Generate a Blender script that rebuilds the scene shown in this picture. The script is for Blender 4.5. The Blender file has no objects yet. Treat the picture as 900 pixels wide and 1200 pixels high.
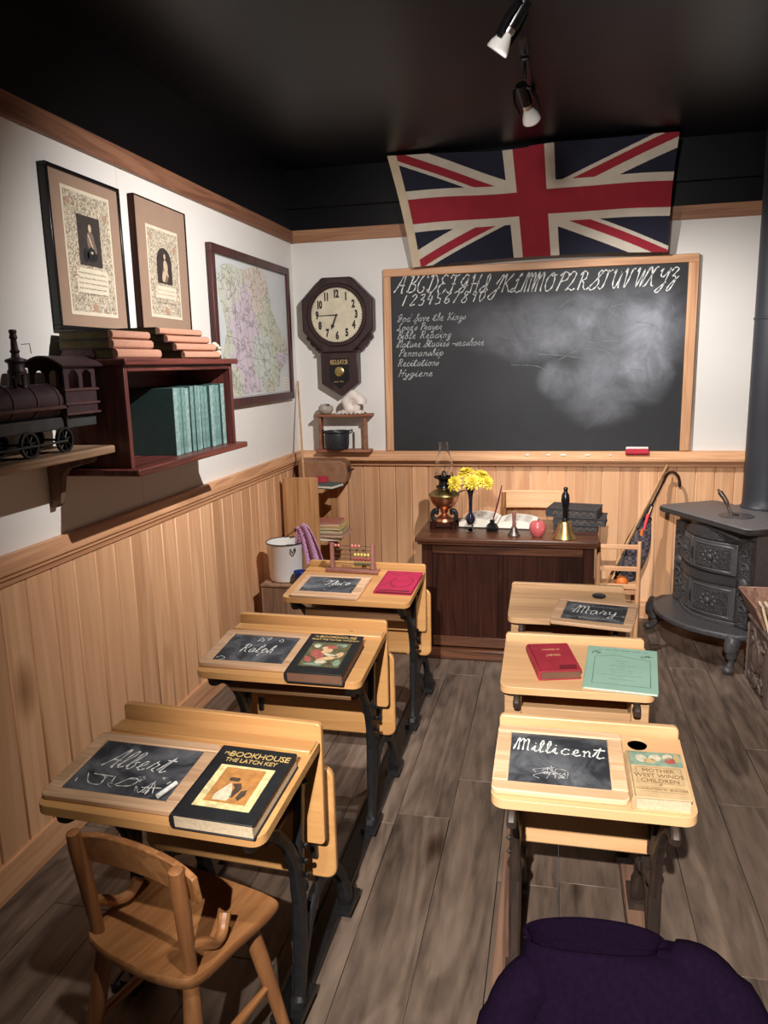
import bpy, bmesh, math, random
from mathutils import Vector, Matrix, Euler
R = math.radians
PI = math.pi
scn = bpy.context.scene
COL = scn.collection
random.seed(7)

# ------------------------------------------------------------------ camera
cam_d = bpy.data.cameras.new('camera')
cam = bpy.data.objects.new('camera', cam_d)
COL.objects.link(cam)
yaw, pitch, roll, FPX = .2224, .1926, -.0243, 890.14
fwd = Vector((-math.sin(yaw)*math.cos(pitch), math.cos(yaw)*math.cos(pitch), -math.sin(pitch)))
rgt = Vector((math.cos(yaw), math.sin(yaw), 0))
upv = rgt.cross(fwd)
r2 = rgt*math.cos(roll) + upv*math.sin(roll)
u2 = -rgt*math.sin(roll) + upv*math.cos(roll)
m = Matrix((r2, u2, -fwd)).transposed().to_4x4()
m.translation = (1.6054, 0, 1.565)
cam.matrix_world = m
cam_d.sensor_fit = 'VERTICAL'
cam_d.sensor_height = 24
cam_d.sensor_width = 18
cam_d.lens = 24*FPX/1200
cam_d.clip_start = .02
scn.camera = cam

# ------------------------------------------------------------------ world, lights, exposure
scn.view_settings.view_transform = 'Standard'
scn.view_settings.look = 'None'
scn.view_settings.gamma = 1
scn.view_settings.use_curve_mapping = False
scn.view_settings.exposure = 0.0
world = bpy.data.worlds.new('world')
scn.world = world
world.use_nodes = True
world.node_tree.nodes['Background'].inputs[0].default_value = (1, .96, .94, 1)
world.node_tree.nodes['Background'].inputs[1].default_value = .125

def spot(name, loc, target, power, angle, blend=.6, radius=.03, col=(1, .9, .78)):
    d = bpy.data.lights.new(name, 'SPOT')
    d.energy = power; d.spot_size = R(angle); d.spot_blend = blend
    d.shadow_soft_size = radius; d.color = col
    o = bpy.data.objects.new(name, d); COL.objects.link(o)
    o.location = loc
    o.rotation_euler = (Vector(target)-Vector(loc)).to_track_quat('-Z', 'Y').to_euler()
    return o
# track spotlights: the two over the room (fixtures built below), one behind the camera, then two unseen lamps
spot('track_and_unseen_beam', (1.62, 2.40, 2.41), (0, 3.6, 1.05), 245, 108, 1, .012, (1, .97, .95))
spot('track_and_unseen_beam', (1.50, 3.36, 2.43), (2.45, 4.68, .75), 185, 92, 1, .015, (1, .97, .95))
spot('track_and_unseen_beam', (1.45, -1.10, 2.62), (1.90, 2.1, .45), 1050, 44, .7, .02, (1, .95, .88))
spot('track_and_unseen_beam', (1.20, .25, 2.45), (1.72, 4.6, 2.25), 195, 46, 1, .14, (1, .96, .93))  # unseen lamp set off the track, softened to keep spotlight shadows off the flag
spot('track_and_unseen_beam', (1.40, .6, 2.62), (.88, 1.55, .6), 95, 46, 1, .03, (1, .95, .88))  # unseen lamp without a fixture, aimed at the front left desk and chair

# ------------------------------------------------------------------ materials
MATS = {}
def sl(c):
    return tuple(((v/255)/12.92 if v/255 <= .04045 else ((v/255+.055)/1.055)**2.4) for v in c) + (1,)
def newmat(name):
    mt = bpy.data.materials.new(name); mt.use_nodes = True
    MATS[name] = mt
    return mt, mt.node_tree.nodes, mt.node_tree.links, mt.node_tree.nodes['Principled BSDF']
def plain(name, rgb, rough=.5, metal=0, noise=.12, scale=30, bump=0, coat=0, spec=.5):
    """simple surface with a little procedural mottling"""
    mt, N, L, P = newmat(name)
    tc = N.new('ShaderNodeTexCoord'); no = N.new('ShaderNodeTexNoise'); no.inputs['Scale'].default_value = scale
    no.inputs['Detail'].default_value = 5
    L.new(tc.outputs['Object'], no.inputs['Vector'])
    rp = N.new('ShaderNodeValToRGB'); c = sl(rgb)
    rp.color_ramp.elements[0].position = .3; rp.color_ramp.elements[1].position = .7
    rp.color_ramp.elements[0].color = tuple(v*(1-noise) for v in c[:3])+(1,)
    rp.color_ramp.elements[1].color = tuple(min(1, v*(1+noise)) for v in c[:3])+(1,)
    L.new(no.outputs['Fac'], rp.inputs['Fac']); L.new(rp.outputs['Color'], P.inputs['Base Color'])
    P.inputs['Roughness'].default_value = rough; P.inputs['Metallic'].default_value = metal
    P.inputs['Coat Weight'].default_value = coat; P.inputs['Specular IOR Level'].default_value = spec
    if bump:
        b = N.new('ShaderNodeBump'); b.inputs['Strength'].default_value = bump; b.inputs['Distance'].default_value = .002
        L.new(no.outputs['Fac'], b.inputs['Height']); L.new(b.outputs['Normal'], P.inputs['Normal'])
    return mt
def wood(name, dark, light, axis='Z', scale=14, rough=.45, vary=.0, bump=.15, stretch=.055, coat=0, knots=0, contrast=(.3, .72), spec=.5, fine=.35):
    """grain stretched along one axis; vary = brightness change from plank to plank"""
    mt, N, L, P = newmat(name)
    tc = N.new('ShaderNodeTexCoord'); mp = N.new('ShaderNodeMapping')
    s = [1, 1, 1]; s['XYZ'.index(axis)] = stretch
    mp.inputs['Scale'].default_value = s
    geo = N.new('ShaderNodeNewGeometry'); oi = N.new('ShaderNodeObjectInfo')
    ad = N.new('ShaderNodeMath'); ad.operation = 'ADD'
    L.new(geo.outputs['Random Per Island'], ad.inputs[0]); L.new(oi.outputs['Random'], ad.inputs[1])
    off = N.new('ShaderNodeVectorMath'); off.operation = 'ADD'
    mul = N.new('ShaderNodeMath'); mul.operation = 'MULTIPLY'; mul.inputs[1].default_value = 37
    L.new(ad.outputs[0], mul.inputs[0]); L.new(mul.outputs[0], off.inputs[1])
    L.new(tc.outputs['Object'], off.inputs[0]); L.new(off.outputs[0], mp.inputs['Vector'])
    n1 = N.new('ShaderNodeTexNoise'); n1.inputs['Scale'].default_value = scale; n1.inputs['Detail'].default_value = 6
    n1.inputs['Distortion'].default_value = 1.2
    n2 = N.new('ShaderNodeTexNoise'); n2.inputs['Scale'].default_value = scale*7; n2.inputs['Detail'].default_value = 3
    L.new(mp.outputs[0], n1.inputs['Vector']); L.new(mp.outputs[0], n2.inputs['Vector'])
    wv = N.new('ShaderNodeMath'); wv.operation = 'SINE'
    wm = N.new('ShaderNodeMath'); wm.operation = 'MULTIPLY'; wm.inputs[1].default_value = 42
    L.new(n1.outputs['Fac'], wm.inputs[0]); L.new(wm.outputs[0], wv.inputs[0])
    a1 = N.new('ShaderNodeMath'); a1.operation = 'MULTIPLY_ADD'; a1.inputs[1].default_value = .10
    L.new(wv.outputs[0], a1.inputs[0]); L.new(n1.outputs['Fac'], a1.inputs[2])
    a2 = N.new('ShaderNodeMath'); a2.operation = 'MULTIPLY_ADD'; a2.inputs[1].default_value = fine
    L.new(n2.outputs['Fac'], a2.inputs[0]); L.new(a1.outputs[0], a2.inputs[2])
    a3 = N.new('ShaderNodeMath'); a3.operation = 'SUBTRACT'; a3.inputs[1].default_value = fine*.5
    L.new(a2.outputs[0], a3.inputs[0])
    rp = N.new('ShaderNodeValToRGB')
    rp.color_ramp.elements[0].position = contrast[0]; rp.color_ramp.elements[1].position = contrast[1]
    rp.color_ramp.elements[0].color = sl(dark); rp.color_ramp.elements[1].color = sl(light)
    L.new(a3.outputs[0], rp.inputs['Fac'])
    outc = rp.outputs['Color']
    if knots:
        mk = N.new('ShaderNodeMapping'); ks = [1, 1, 1]; ks['XYZ'.index(axis)] = .45; mk.inputs['Scale'].default_value = ks
        L.new(off.outputs[0], mk.inputs['Vector'])
        vo = N.new('ShaderNodeTexVoronoi'); vo.inputs['Scale'].default_value = knots
        L.new(mk.outputs[0], vo.inputs['Vector'])
        kr = N.new('ShaderNodeValToRGB'); kr.color_ramp.elements[0].position = .03; kr.color_ramp.elements[1].position = .10
        kr.color_ramp.elements[0].color = (.38, .28, .22, 1); kr.color_ramp.elements[1].color = (1, 1, 1, 1)
        L.new(vo.outputs['Distance'], kr.inputs['Fac'])
        mx = N.new('ShaderNodeMix'); mx.data_type = 'RGBA'; mx.blend_type = 'MULTIPLY'; mx.inputs[0].default_value = 1
        L.new(outc, mx.inputs[6]); L.new(kr.outputs['Color'], mx.inputs[7]); outc = mx.outputs[2]
    if vary:
        hs = N.new('ShaderNodeHueSaturation')
        mr = N.new('ShaderNodeMapRange'); mr.inputs[3].default_value = 1-vary; mr.inputs[4].default_value = 1+vary
        L.new(geo.outputs['Random Per Island'], mr.inputs[0]); L.new(mr.outputs[0], hs.inputs['Value'])
        L.new(outc, hs.inputs['Color']); outc = hs.outputs['Color']
    L.new(outc, P.inputs['Base Color'])
    P.inputs['Roughness'].default_value = rough; P.inputs['Coat Weight'].default_value = coat; P.inputs['Coat Roughness'].default_value = .25
    P.inputs['Specular IOR Level'].default_value = spec
    if bump:
        b = N.new('ShaderNodeBump'); b.inputs['Strength'].default_value = bump; b.inputs['Distance'].default_value = .002
        L.new(a3.outputs[0], b.inputs['Height']); L.new(b.outputs['Normal'], P.inputs['Normal'])
    return mt
def ornate(name, rgb, rgb2, scale, rough=.6, kind='voronoi', bump=.6, metal=0, dist=.004):
    """repeating relief / printed ornament"""
    mt, N, L, P = newmat(name)
    tc = N.new('ShaderNodeTexCoord')
    v = N.new('ShaderNodeTexVoronoi'); v.feature = 'DISTANCE_TO_EDGE' if kind == 'edge' else 'F1'; v.inputs['Scale'].default_value = scale
    no = N.new('ShaderNodeTexNoise'); no.inputs['Scale'].default_value = scale*.6
    mx = N.new('ShaderNodeMix'); mx.data_type = 'VECTOR'; mx.inputs[0].default_value = .04
    L.new(tc.outputs['Object'], mx.inputs[4]); L.new(no.outputs['Color'], mx.inputs[5]); L.new(mx.outputs[1], v.inputs['Vector'])
    sn = N.new('ShaderNodeMath'); sn.operation = 'MULTIPLY'; sn.inputs[1].default_value = 22
    s2 = N.new('ShaderNodeMath'); s2.operation = 'SINE'
    L.new(v.outputs['Distance'], sn.inputs[0]); L.new(sn.outputs[0], s2.inputs[0])
    rp = N.new('ShaderNodeValToRGB'); rp.color_ramp.elements[0].position = .35; rp.color_ramp.elements[1].position = .65
    rp.color_ramp.elements[0].color = sl(rgb); rp.color_ramp.elements[1].color = sl(rgb2)
    mr = N.new('ShaderNodeMapRange'); mr.inputs[1].default_value = -1
    L.new(s2.outputs[0], mr.inputs[0]); L.new(mr.outputs[0], rp.inputs['Fac']); L.new(rp.outputs['Color'], P.inputs['Base Color'])
    P.inputs['Roughness'].default_value = rough; P.inputs['Metallic'].default_value = metal
    b = N.new('ShaderNodeBump'); b.inputs['Strength'].default_value = bump; b.inputs['Distance'].default_value = dist
    L.new(mr.outputs[0], b.inputs['Height']); L.new(b.outputs['Normal'], P.inputs['Normal'])
    return mt

wood('cedar_boards', (196, 142, 100), (238, 188, 144), 'Z', 5, .5, vary=.12, knots=1.6, bump=.08, contrast=(.2, .85))
wood('cedar_rail', (184, 130, 92), (226, 172, 128), 'Y', 9, .5, vary=.04)
wood('cedar_rail_x', (190, 136, 96), (230, 178, 134), 'X', 9, .5, vary=.04)
wood('cedar_post', (186, 132, 92), (222, 172, 130), 'Z', 9, .5)
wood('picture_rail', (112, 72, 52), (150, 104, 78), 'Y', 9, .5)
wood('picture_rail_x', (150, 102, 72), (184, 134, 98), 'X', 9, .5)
wood('floor_planks', (46, 36, 31), (132, 113, 99), 'Y', 5, .46, vary=.17, knots=2.3, bump=.5, stretch=.15, contrast=(.05, .95), fine=.9)
wood('desk_wood', (176, 126, 76), (206, 156, 100), 'X', 7, .36, coat=.25, bump=.05, contrast=(.15, .9))
wood('desk_wood_pale', (206, 156, 108), (232, 188, 140), 'X', 7, .4, coat=.2, bump=.05, contrast=(.15, .9))
wood('desk_wood_old', (160, 122, 86), (204, 164, 122), 'X', 8, .5, coat=.1, bump=.06, contrast=(.2, .85))
wood('shelf_shaded', (92, 62, 38), (132, 94, 60), 'X', 8, .5)  # dark tone puts the shade under the desktop into the wood colour
wood('chair_wood', (134, 86, 50), (176, 122, 76), 'Y', 7, .42, coat=.2)
wood('chair_wood_upright', (124, 78, 46), (166, 112, 70), 'Z', 7, .42, coat=.2)
wood('slate_frame_wood', (170, 132, 100), (206, 168, 134), 'X', 12, .6)
wood('slate_frame_pale', (206, 164, 126), (236, 200, 164), 'X', 12, .6)
wood('runner_wood', (92, 66, 54), (142, 108, 88), 'Y', 10, .6)
wood('brown_iron', (40, 30, 26), (62, 48, 40), 'Z', 12, .5)
wood('mahogany', (66, 30, 28), (112, 58, 50), 'Z', 12, .45, coat=.1)
wood('mahogany_long', (74, 34, 30), (126, 64, 54), 'Y', 12, .42, coat=.1)
wood('dark_oak', (34, 15, 11), (60, 31, 21), 'Z', 12, .5, spec=.12)
wood('dark_oak_long', (62, 35, 24), (106, 66, 45), 'X', 12, .35, coat=.15, spec=.3)
wood('clock_case', (32, 16, 16), (60, 34, 32), 'Z', 14, .45, coat=.1)
wood('shelf_plank', (124, 92, 66), (178, 144, 112), 'Y', 10, .65)
wood('bracket_wood', (86, 62, 48), (126, 96, 78), 'Z', 10, .65)
wood('small_shelf', (120, 70, 46), (168, 112, 80), 'X', 12, .5)
wood('crate_wood', (120, 88, 66), (172, 136, 108), 'Z', 9, .7)
wood('plank_panel', (166, 116, 72), (208, 160, 110), 'Z', 8, .5)
wood('pole_wood', (170, 126, 82), (206, 164, 118), 'Z', 20, .5)
wood('tray_wood', (118, 84, 70), (164, 126, 108), 'Y', 10, .6)
wood('carved_box_wood', (62, 48, 42), (112, 94, 84), 'Z', 12, .7, bump=.5)
wood('red_frame', (52, 24, 24), (84, 40, 38), 'Z', 12, .4)
plain('white_wall', (230, 225, 218), .7, noise=.015, scale=3)
plain('black_paint', (10, 8, 11), .36, noise=.1, scale=3, spec=.35)
plain('black_iron', (22, 22, 24), .42, noise=.3, scale=40, bump=.3)
plain('black_gloss', (14, 14, 16), .25, noise=.2)
plain('stove_plate', (98, 93, 93), .5, noise=.15, scale=50, bump=.2)
plain('stove_iron', (68, 66, 68), .42, noise=.2, scale=60, bump=.2)
plain('pipe_iron', (46, 48, 54), .5, noise=.1, scale=6)
ornate('stove_relief', (52, 50, 52), (82, 79, 80), 26, .42, dist=.008, bump=1)
ornate('stove_relief_fine', (54, 52, 54), (80, 78, 79), 55, .42, dist=.005, bump=1)
plain('chalk', (222, 222, 218), .9, noise=.25, scale=90)
plain('chalk_faint', (112, 114, 118), .9, noise=.3, scale=60)
plain('chalk_dim', (186, 188, 188), .9, noise=.35, scale=120)
def slate_mat():
    """dark slate with half-wiped chalk dust"""
    mt, N, L, P = newmat('slate')
    tc = N.new('ShaderNodeTexCoord'); oi = N.new('ShaderNodeObjectInfo'); ad = N.new('ShaderNodeVectorMath'); ad.operation = 'ADD'
    mu = N.new('ShaderNodeMath'); mu.operation = 'MULTIPLY'; mu.inputs[1].default_value = 19
    L.new(oi.outputs['Random'], mu.inputs[0]); L.new(tc.outputs['Object'], ad.inputs[0]); L.new(mu.outputs[0], ad.inputs[1])
    n = N.new('ShaderNodeTexNoise'); n.inputs['Scale'].default_value = 9; n.inputs['Detail'].default_value = 8; n.inputs['Distortion'].default_value = .9; n.inputs['Roughness'].default_value = .62
    L.new(ad.outputs[0], n.inputs['Vector'])
    rp = N.new('ShaderNodeValToRGB'); rp.color_ramp.elements[0].position = .42; rp.color_ramp.elements[1].position = .8
    rp.color_ramp.elements[0].color = sl((42, 44, 50)); rp.color_ramp.elements[1].color = sl((126, 128, 134))
    L.new(n.outputs['Fac'], rp.inputs['Fac']); L.new(rp.outputs['Color'], P.inputs['Base Color']); P.inputs['Roughness'].default_value = .6
slate_mat()
plain('cream_cloth', (206, 186, 158), .9, noise=.08, scale=14)
plain('flag_white', (206, 195, 178), .9, noise=.06, scale=14)
plain('flag_red', (150, 28, 44), .85, noise=.08, scale=14)
plain('flag_blue', (26, 28, 46), .9, noise=.1, scale=14)
plain('teal_cover', (50, 76, 73), .6, noise=.12, scale=40)
plain('teal_spine', (98, 130, 125), .65, noise=.28, scale=45)
plain('teal_spine_worn', (124, 150, 144), .7, noise=.3, scale=60)
plain('page_edge', (206, 184, 154), .85, noise=.12, scale=160)
plain('olive_edge', (104, 92, 56), .8, noise=.25, scale=90)
plain('page_white', (226, 218, 204), .85, noise=.04, scale=20)
ornate('salmon_cloth', (178, 122, 98), (206, 156, 130), 60, .8, bump=.3)
plain('dark_leather', (40, 26, 22), .55, noise=.3)
plain('black_cover', (27, 28, 31), .5, noise=.3, scale=25)
plain('charcoal_book', (50, 48, 50), .6, noise=.35, scale=40)
plain('crimson_cover', (164, 30, 66), .65, noise=.12, scale=20)
plain('crimson_dark', (84, 16, 36), .65)
plain('red_cover', (158, 42, 56), .6, noise=.15, scale=20)
plain('red_cover_dark', (96, 22, 34), .6)
plain('sage_cover', (146, 182, 166), .7, noise=.06, scale=10)
plain('ink', (44, 52, 50), .8)
plain('tan_cover', (196, 166, 124), .7, noise=.14, scale=30)
plain('tan_ink', (122, 94, 64), .8)
plain('cover_gold', (190, 160, 112), .6, noise=.15)
plain('picture_frame_cream', (206, 190, 138), .7, noise=.3, scale=70)
plain('picture_door', (172, 118, 62), .7, noise=.25, scale=60)
plain('picture_pale', (196, 186, 160), .7, noise=.2, scale=90)
plain('picture_green', (128, 148, 128), .7, noise=.3, scale=40)
plain('picture_rose', (160, 84, 74), .7, noise=.3, scale=60)
plain('picture_flesh', (206, 168, 130), .7, noise=.2, scale=60)
plain('picture_shade', (70, 54, 44), .7, noise=.4, scale=60)
plain('picture_olive', (88, 84, 56), .7, noise=.5, scale=70)
plain('brass', (200, 172, 116), .34, metal=1, noise=.1)
plain('old_brass', (182, 156, 104), .36, metal=1, noise=.2)
plain('copper', (206, 142, 108), .34, metal=1, noise=.12)
plain('pewter', (128, 116, 108), .42, metal=1, noise=.15)
plain('steel', (206, 200, 192), .3, metal=1, noise=.05)
plain('enamel', (236, 232, 226), .2, noise=.02, scale=6, coat=.4)
plain('enamel_rim', (40, 36, 40), .3)
plain('blue_enamel', (30, 50, 116), .25, noise=.1)
plain('bulb_glass', (236, 234, 228), .3, noise=.02)
plain('clock_paper', (206, 194, 168), .6, noise=.12, scale=18)
plain('clock_ink', (34, 30, 30), .6)
plain('gold_leaf', (196, 164, 104), .5, noise=.2)
plain('mat_board', (154, 126, 106), .85, noise=.04, scale=20)
plain('old_paper', (214, 200, 176), .85, noise=.06, scale=30)
ornate('scroll_border', (138, 125, 106), (206, 192, 168), 34, .85, bump=.0)
plain('photo_dark', (56, 46, 42), .6, noise=.25, scale=40)
plain('photo_mid', (120, 102, 88), .6, noise=.2, scale=60)
plain('photo_light', (196, 172, 146), .6, noise=.1)
plain('print_ink', (84, 64, 50), .8)
plain('print_rust', (172, 134, 108), .8)
plain('apple_skin', (192, 92, 94), .3, noise=.25, scale=12, coat=.3)
plain('petal', (230, 206, 66), .6, noise=.12, scale=60)
plain('petal_core', (196, 160, 40), .7)
plain('leaf', (44, 62, 38), .6, noise=.2)
plain('vase_glass', (26, 26, 44), .08, noise=.1, coat=.6)
plain('purple_wool', (18, 9, 24), .95, noise=.14, scale=120, bump=.4, spec=.02)
plain('felt_red', (176, 44, 60), .95)
plain('felt_white', (222, 212, 206), .9)
plain('shell_white', (224, 212, 202), .55, noise=.14, scale=24, bump=.4)
plain('shell_grey', (168, 154, 142), .7, noise=.25, scale=40, bump=.5)
plain('rust_metal', (84, 52, 48), .6, noise=.25, scale=30)
plain('plum_metal', (62, 42, 46), .5, noise=.25, scale=30)
plain('grey_metal', (62, 62, 62), .55, noise=.2, scale=30)
plain('case_leather', (142, 100, 72), .65, noise=.22, scale=18, bump=.2)
plain('orange_ball', (214, 112, 40), .5)
plain('pot_iron', (34, 36, 42), .45, noise=.4, scale=60)
plain('green_paper', (150, 164, 124), .8, noise=.1)
for nm, c in (('pink_book', (186, 116, 96)), ('yellow_book', (206, 184, 110)), ('green_book', (124, 138, 96)), ('rose_book', (186, 130, 118)), ('cream_book', (218, 206, 182)), ('slate_green_book', (74, 92, 88)), ('brown_book', (110, 76, 58))):
    plain(nm, c, .7, noise=.1)
plain('bead_red', (150, 52, 58), .4); plain('bead_pink', (196, 116, 104), .4); plain('bead_yellow', (198, 180, 92), .4)
plain('bead_green', (66, 80, 52), .4); plain('bead_black', (40, 36, 40), .4); plain('bead_clear', (170, 150, 140), .4)
plain('abacus_wood', (132, 84, 74), .5, noise=.15)
plain('red_plastic', (206, 60, 66), .4)

def glass(name):
    mt, N, L, P = newmat(name)
    P.inputs['Base Color'].default_value = (1, 1, 1, 1); P.inputs['Roughness'].default_value = .02
    P.inputs['Transmission Weight'].default_value = 1; P.inputs['IOR'].default_value = 1.45
glass('clear_glass')

def board_mat():
    """black board: dark paint with clouds of wiped chalk dust, thickest on the right half"""
    mt, N, L, P = newmat('blackboard_paint')
    tc = N.new('ShaderNodeTexCoord')
    n1 = N.new('ShaderNodeTexNoise'); n1.inputs['Scale'].default_value = 3.2; n1.inputs['Detail'].default_value = 7; n1.inputs['Distortion'].default_value = 1.6
    n2 = N.new('ShaderNodeTexNoise'); n2.inputs['Scale'].default_value = 4.2; n2.inputs['Detail'].default_value = 9; n2.inputs['Distortion'].default_value = .7; n2.inputs['Roughness'].default_value = .68
    L.new(tc.outputs['Object'], n1.inputs['Vector']); L.new(tc.outputs['Object'], n2.inputs['Vector'])
    sp = N.new('ShaderNodeSeparateXYZ'); L.new(tc.outputs['Object'], sp.inputs[0])
    def blob(cx, cz, rx, rz):
        a = N.new('ShaderNodeMath'); a.operation = 'SUBTRACT'; a.inputs[1].default_value = cx; L.new(sp.outputs[0], a.inputs[0])
        a2 = N.new('ShaderNodeMath'); a2.operation = 'DIVIDE'; a2.inputs[1].default_value = rx; L.new(a.outputs[0], a2.inputs[0])
        b = N.new('ShaderNodeMath'); b.operation = 'SUBTRACT'; b.inputs[1].default_value = cz; L.new(sp.outputs[2], b.inputs[0])
        b2 = N.new('ShaderNodeMath'); b2.operation = 'DIVIDE'; b2.inputs[1].default_value = rz; L.new(b.outputs[0], b2.inputs[0])
        a3 = N.new('ShaderNodeMath'); a3.operation = 'MULTIPLY'; L.new(a2.outputs[0], a3.inputs[0]); L.new(a2.outputs[0], a3.inputs[1])
        b3 = N.new('ShaderNodeMath'); b3.operation = 'MULTIPLY_ADD'; L.new(b2.outputs[0], b3.inputs[0]); L.new(b2.outputs[0], b3.inputs[1]); L.new(a3.outputs[0], b3.inputs[2])
        w = N.new('ShaderNodeMath'); w.operation = 'MULTIPLY_ADD'; w.inputs[1].default_value = 1.3; L.new(n1.outputs['Fac'], w.inputs[0]); L.new(b3.outputs[0], w.inputs[2])
        mr = N.new('ShaderNodeMapRange'); mr.inputs[1].default_value = .55; mr.inputs[2].default_value = 1.9; mr.inputs[3].default_value = 1; mr.inputs[4].default_value = 0
        mr.interpolation_type = 'SMOOTHSTEP'
        L.new(w.outputs[0], mr.inputs[0]); return mr.outputs[0]
    tot = None
    for args in ((2.0, 1.70, .42, .28), (1.86, 1.38, .26, .22), (2.12, 1.62, .16, .34), (1.45, 1.75, .45, .2), (1.62, 1.45, .12, .12)):
        o = blob(*args)
        if tot is None: tot = o
        else:
            ad = N.new('ShaderNodeMath'); ad.operation = 'ADD'; L.new(tot, ad.inputs[0]); L.new(o, ad.inputs[1]); tot = ad.outputs[0]
    k = N.new('ShaderNodeMapRange'); k.inputs[1].default_value = .3; k.inputs[2].default_value = .75; k.inputs[3].default_value = .25; k.inputs[4].default_value = 1
    L.new(n2.outputs['Fac'], k.inputs[0])
    mu = N.new('ShaderNodeMath'); mu.operation = 'MULTIPLY'; L.new(tot, mu.inputs[0]); L.new(k.outputs[0], mu.inputs[1])
    g = N.new('ShaderNodeMath'); g.operation = 'MULTIPLY_ADD'; g.inputs[1].default_value = .06; L.new(n1.outputs['Fac'], g.inputs[0]); L.new(mu.outputs[0], g.inputs[2])
    rp = N.new('ShaderNodeValToRGB'); rp.color_ramp.elements[0].color = sl((30, 31, 34)); rp.color_ramp.elements[1].color = sl((172, 175, 184)); rp.color_ramp.elements[1].position = 2.2/2.2
    sc = N.new('ShaderNodeMath'); sc.operation = 'MULTIPLY'; sc.inputs[1].default_value = .43; L.new(g.outputs[0], sc.inputs[0])
    L.new(sc.outputs[0], rp.inputs['Fac']); L.new(rp.outputs['Color'], P.inputs['Base Color'])
    P.inputs['Roughness'].default_value = .6
board_mat()

def map_mat():
    mt, N, L, P = newmat('map_print')
    tc = N.new('ShaderNodeTexCoord'); vo = N.new('ShaderNodeTexVoronoi'); vo.inputs['Scale'].default_value = 4.5
    no = N.new('ShaderNodeTexNoise'); no.inputs['Scale'].default_value = 7; no.inputs['Detail'].default_value = 8
    mx = N.new('ShaderNodeMix'); mx.data_type = 'VECTOR'; mx.inputs[0].default_value = .22
    L.new(tc.outputs['Object'], mx.inputs[4]); L.new(no.outputs['Color'], mx.inputs[5]); L.new(mx.outputs[1], vo.inputs['Vector'])
    sp = N.new('ShaderNodeSeparateColor'); L.new(vo.outputs['Color'], sp.inputs[0])
    rp = N.new('ShaderNodeValToRGB'); rp.color_ramp.interpolation = 'CONSTANT'
    cols = [(208, 203, 196), (198, 200, 182), (203, 190, 199), (208, 196, 183), (200, 204, 198), (206, 200, 201)]
    rp.color_ramp.elements[0].color = sl(cols[0]); rp.color_ramp.elements[1].color = sl(cols[1]); rp.color_ramp.elements[1].position = .18
    for i, c in enumerate(cols[2:]):
        e = rp.color_ramp.elements.new(.36+.16*i); e.color = sl(c)
    L.new(sp.outputs[0], rp.inputs['Fac'])
    ve = N.new('ShaderNodeTexVoronoi'); ve.feature = 'DISTANCE_TO_EDGE'; ve.inputs['Scale'].default_value = 16
    L.new(mx.outputs[1], ve.inputs['Vector'])
    lr = N.new('ShaderNodeValToRGB'); lr.color_ramp.elements[0].position = .02; lr.color_ramp.elements[1].position = .07
    lr.color_ramp.elements[0].color = (.45, .42, .42, 1); lr.color_ramp.elements[1].color = (1, 1, 1, 1)
    L.new(ve.outputs['Distance'], lr.inputs['Fac'])
    m2 = N.new('ShaderNodeMix'); m2.data_type = 'RGBA'; m2.blend_type = 'MULTIPLY'; m2.inputs[0].default_value = .8
    L.new(rp.outputs['Color'], m2.inputs[6]); L.new(lr.outputs['Color'], m2.inputs[7])
    L.new(m2.outputs[2], P.inputs['Base Color']); P.inputs['Roughness'].default_value = .6
map_mat()
plain('map_sea', (204, 206, 206), .6, noise=.03)

def gingham(name, a, b, scale):
    mt, N, L, P = newmat(name)
    tc = N.new('ShaderNodeTexCoord'); ck = N.new('ShaderNodeTexChecker'); ck.inputs['Scale'].default_value = scale
    ck.inputs['Color1'].default_value = sl(a); ck.inputs['Color2'].default_value = sl(b)
    L.new(tc.outputs['Object'], ck.inputs['Vector']); L.new(ck.outputs['Color'], P.inputs['Base Color']); P.inputs['Roughness'].default_value = .95
gingham('pink_gingham', (206, 164, 196), (160, 104, 146), 130)
gingham('dark_plaid', (40, 38, 46), (84, 70, 74), 55)

# ------------------------------------------------------------------ mesh helpers
def catmull(pts, n=6, closed=False):
    P = [Vector(p) for p in pts]
    if len(P) < 3: return P
    out = []
    cnt = len(P) if closed else len(P)-1
    for i in range(cnt):
        if closed: p0, p1, p2, p3 = P[i-1], P[i], P[(i+1) % len(P)], P[(i+2) % len(P)]
        else:
            p1, p2 = P[i], P[i+1]
            p0 = P[i-1] if i else p1*2-p2
            p3 = P[i+2] if i+2 < len(P) else p2*2-p1
        for k in range(n):
            t = k/n
            out.append(.5*((2*p1)+(p2-p0)*t+(2*p0-5*p1+4*p2-p3)*t*t+(3*p1-p0-3*p2+p3)*t**3))
    if not closed: out.append(P[-1].copy())
    return out

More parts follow.
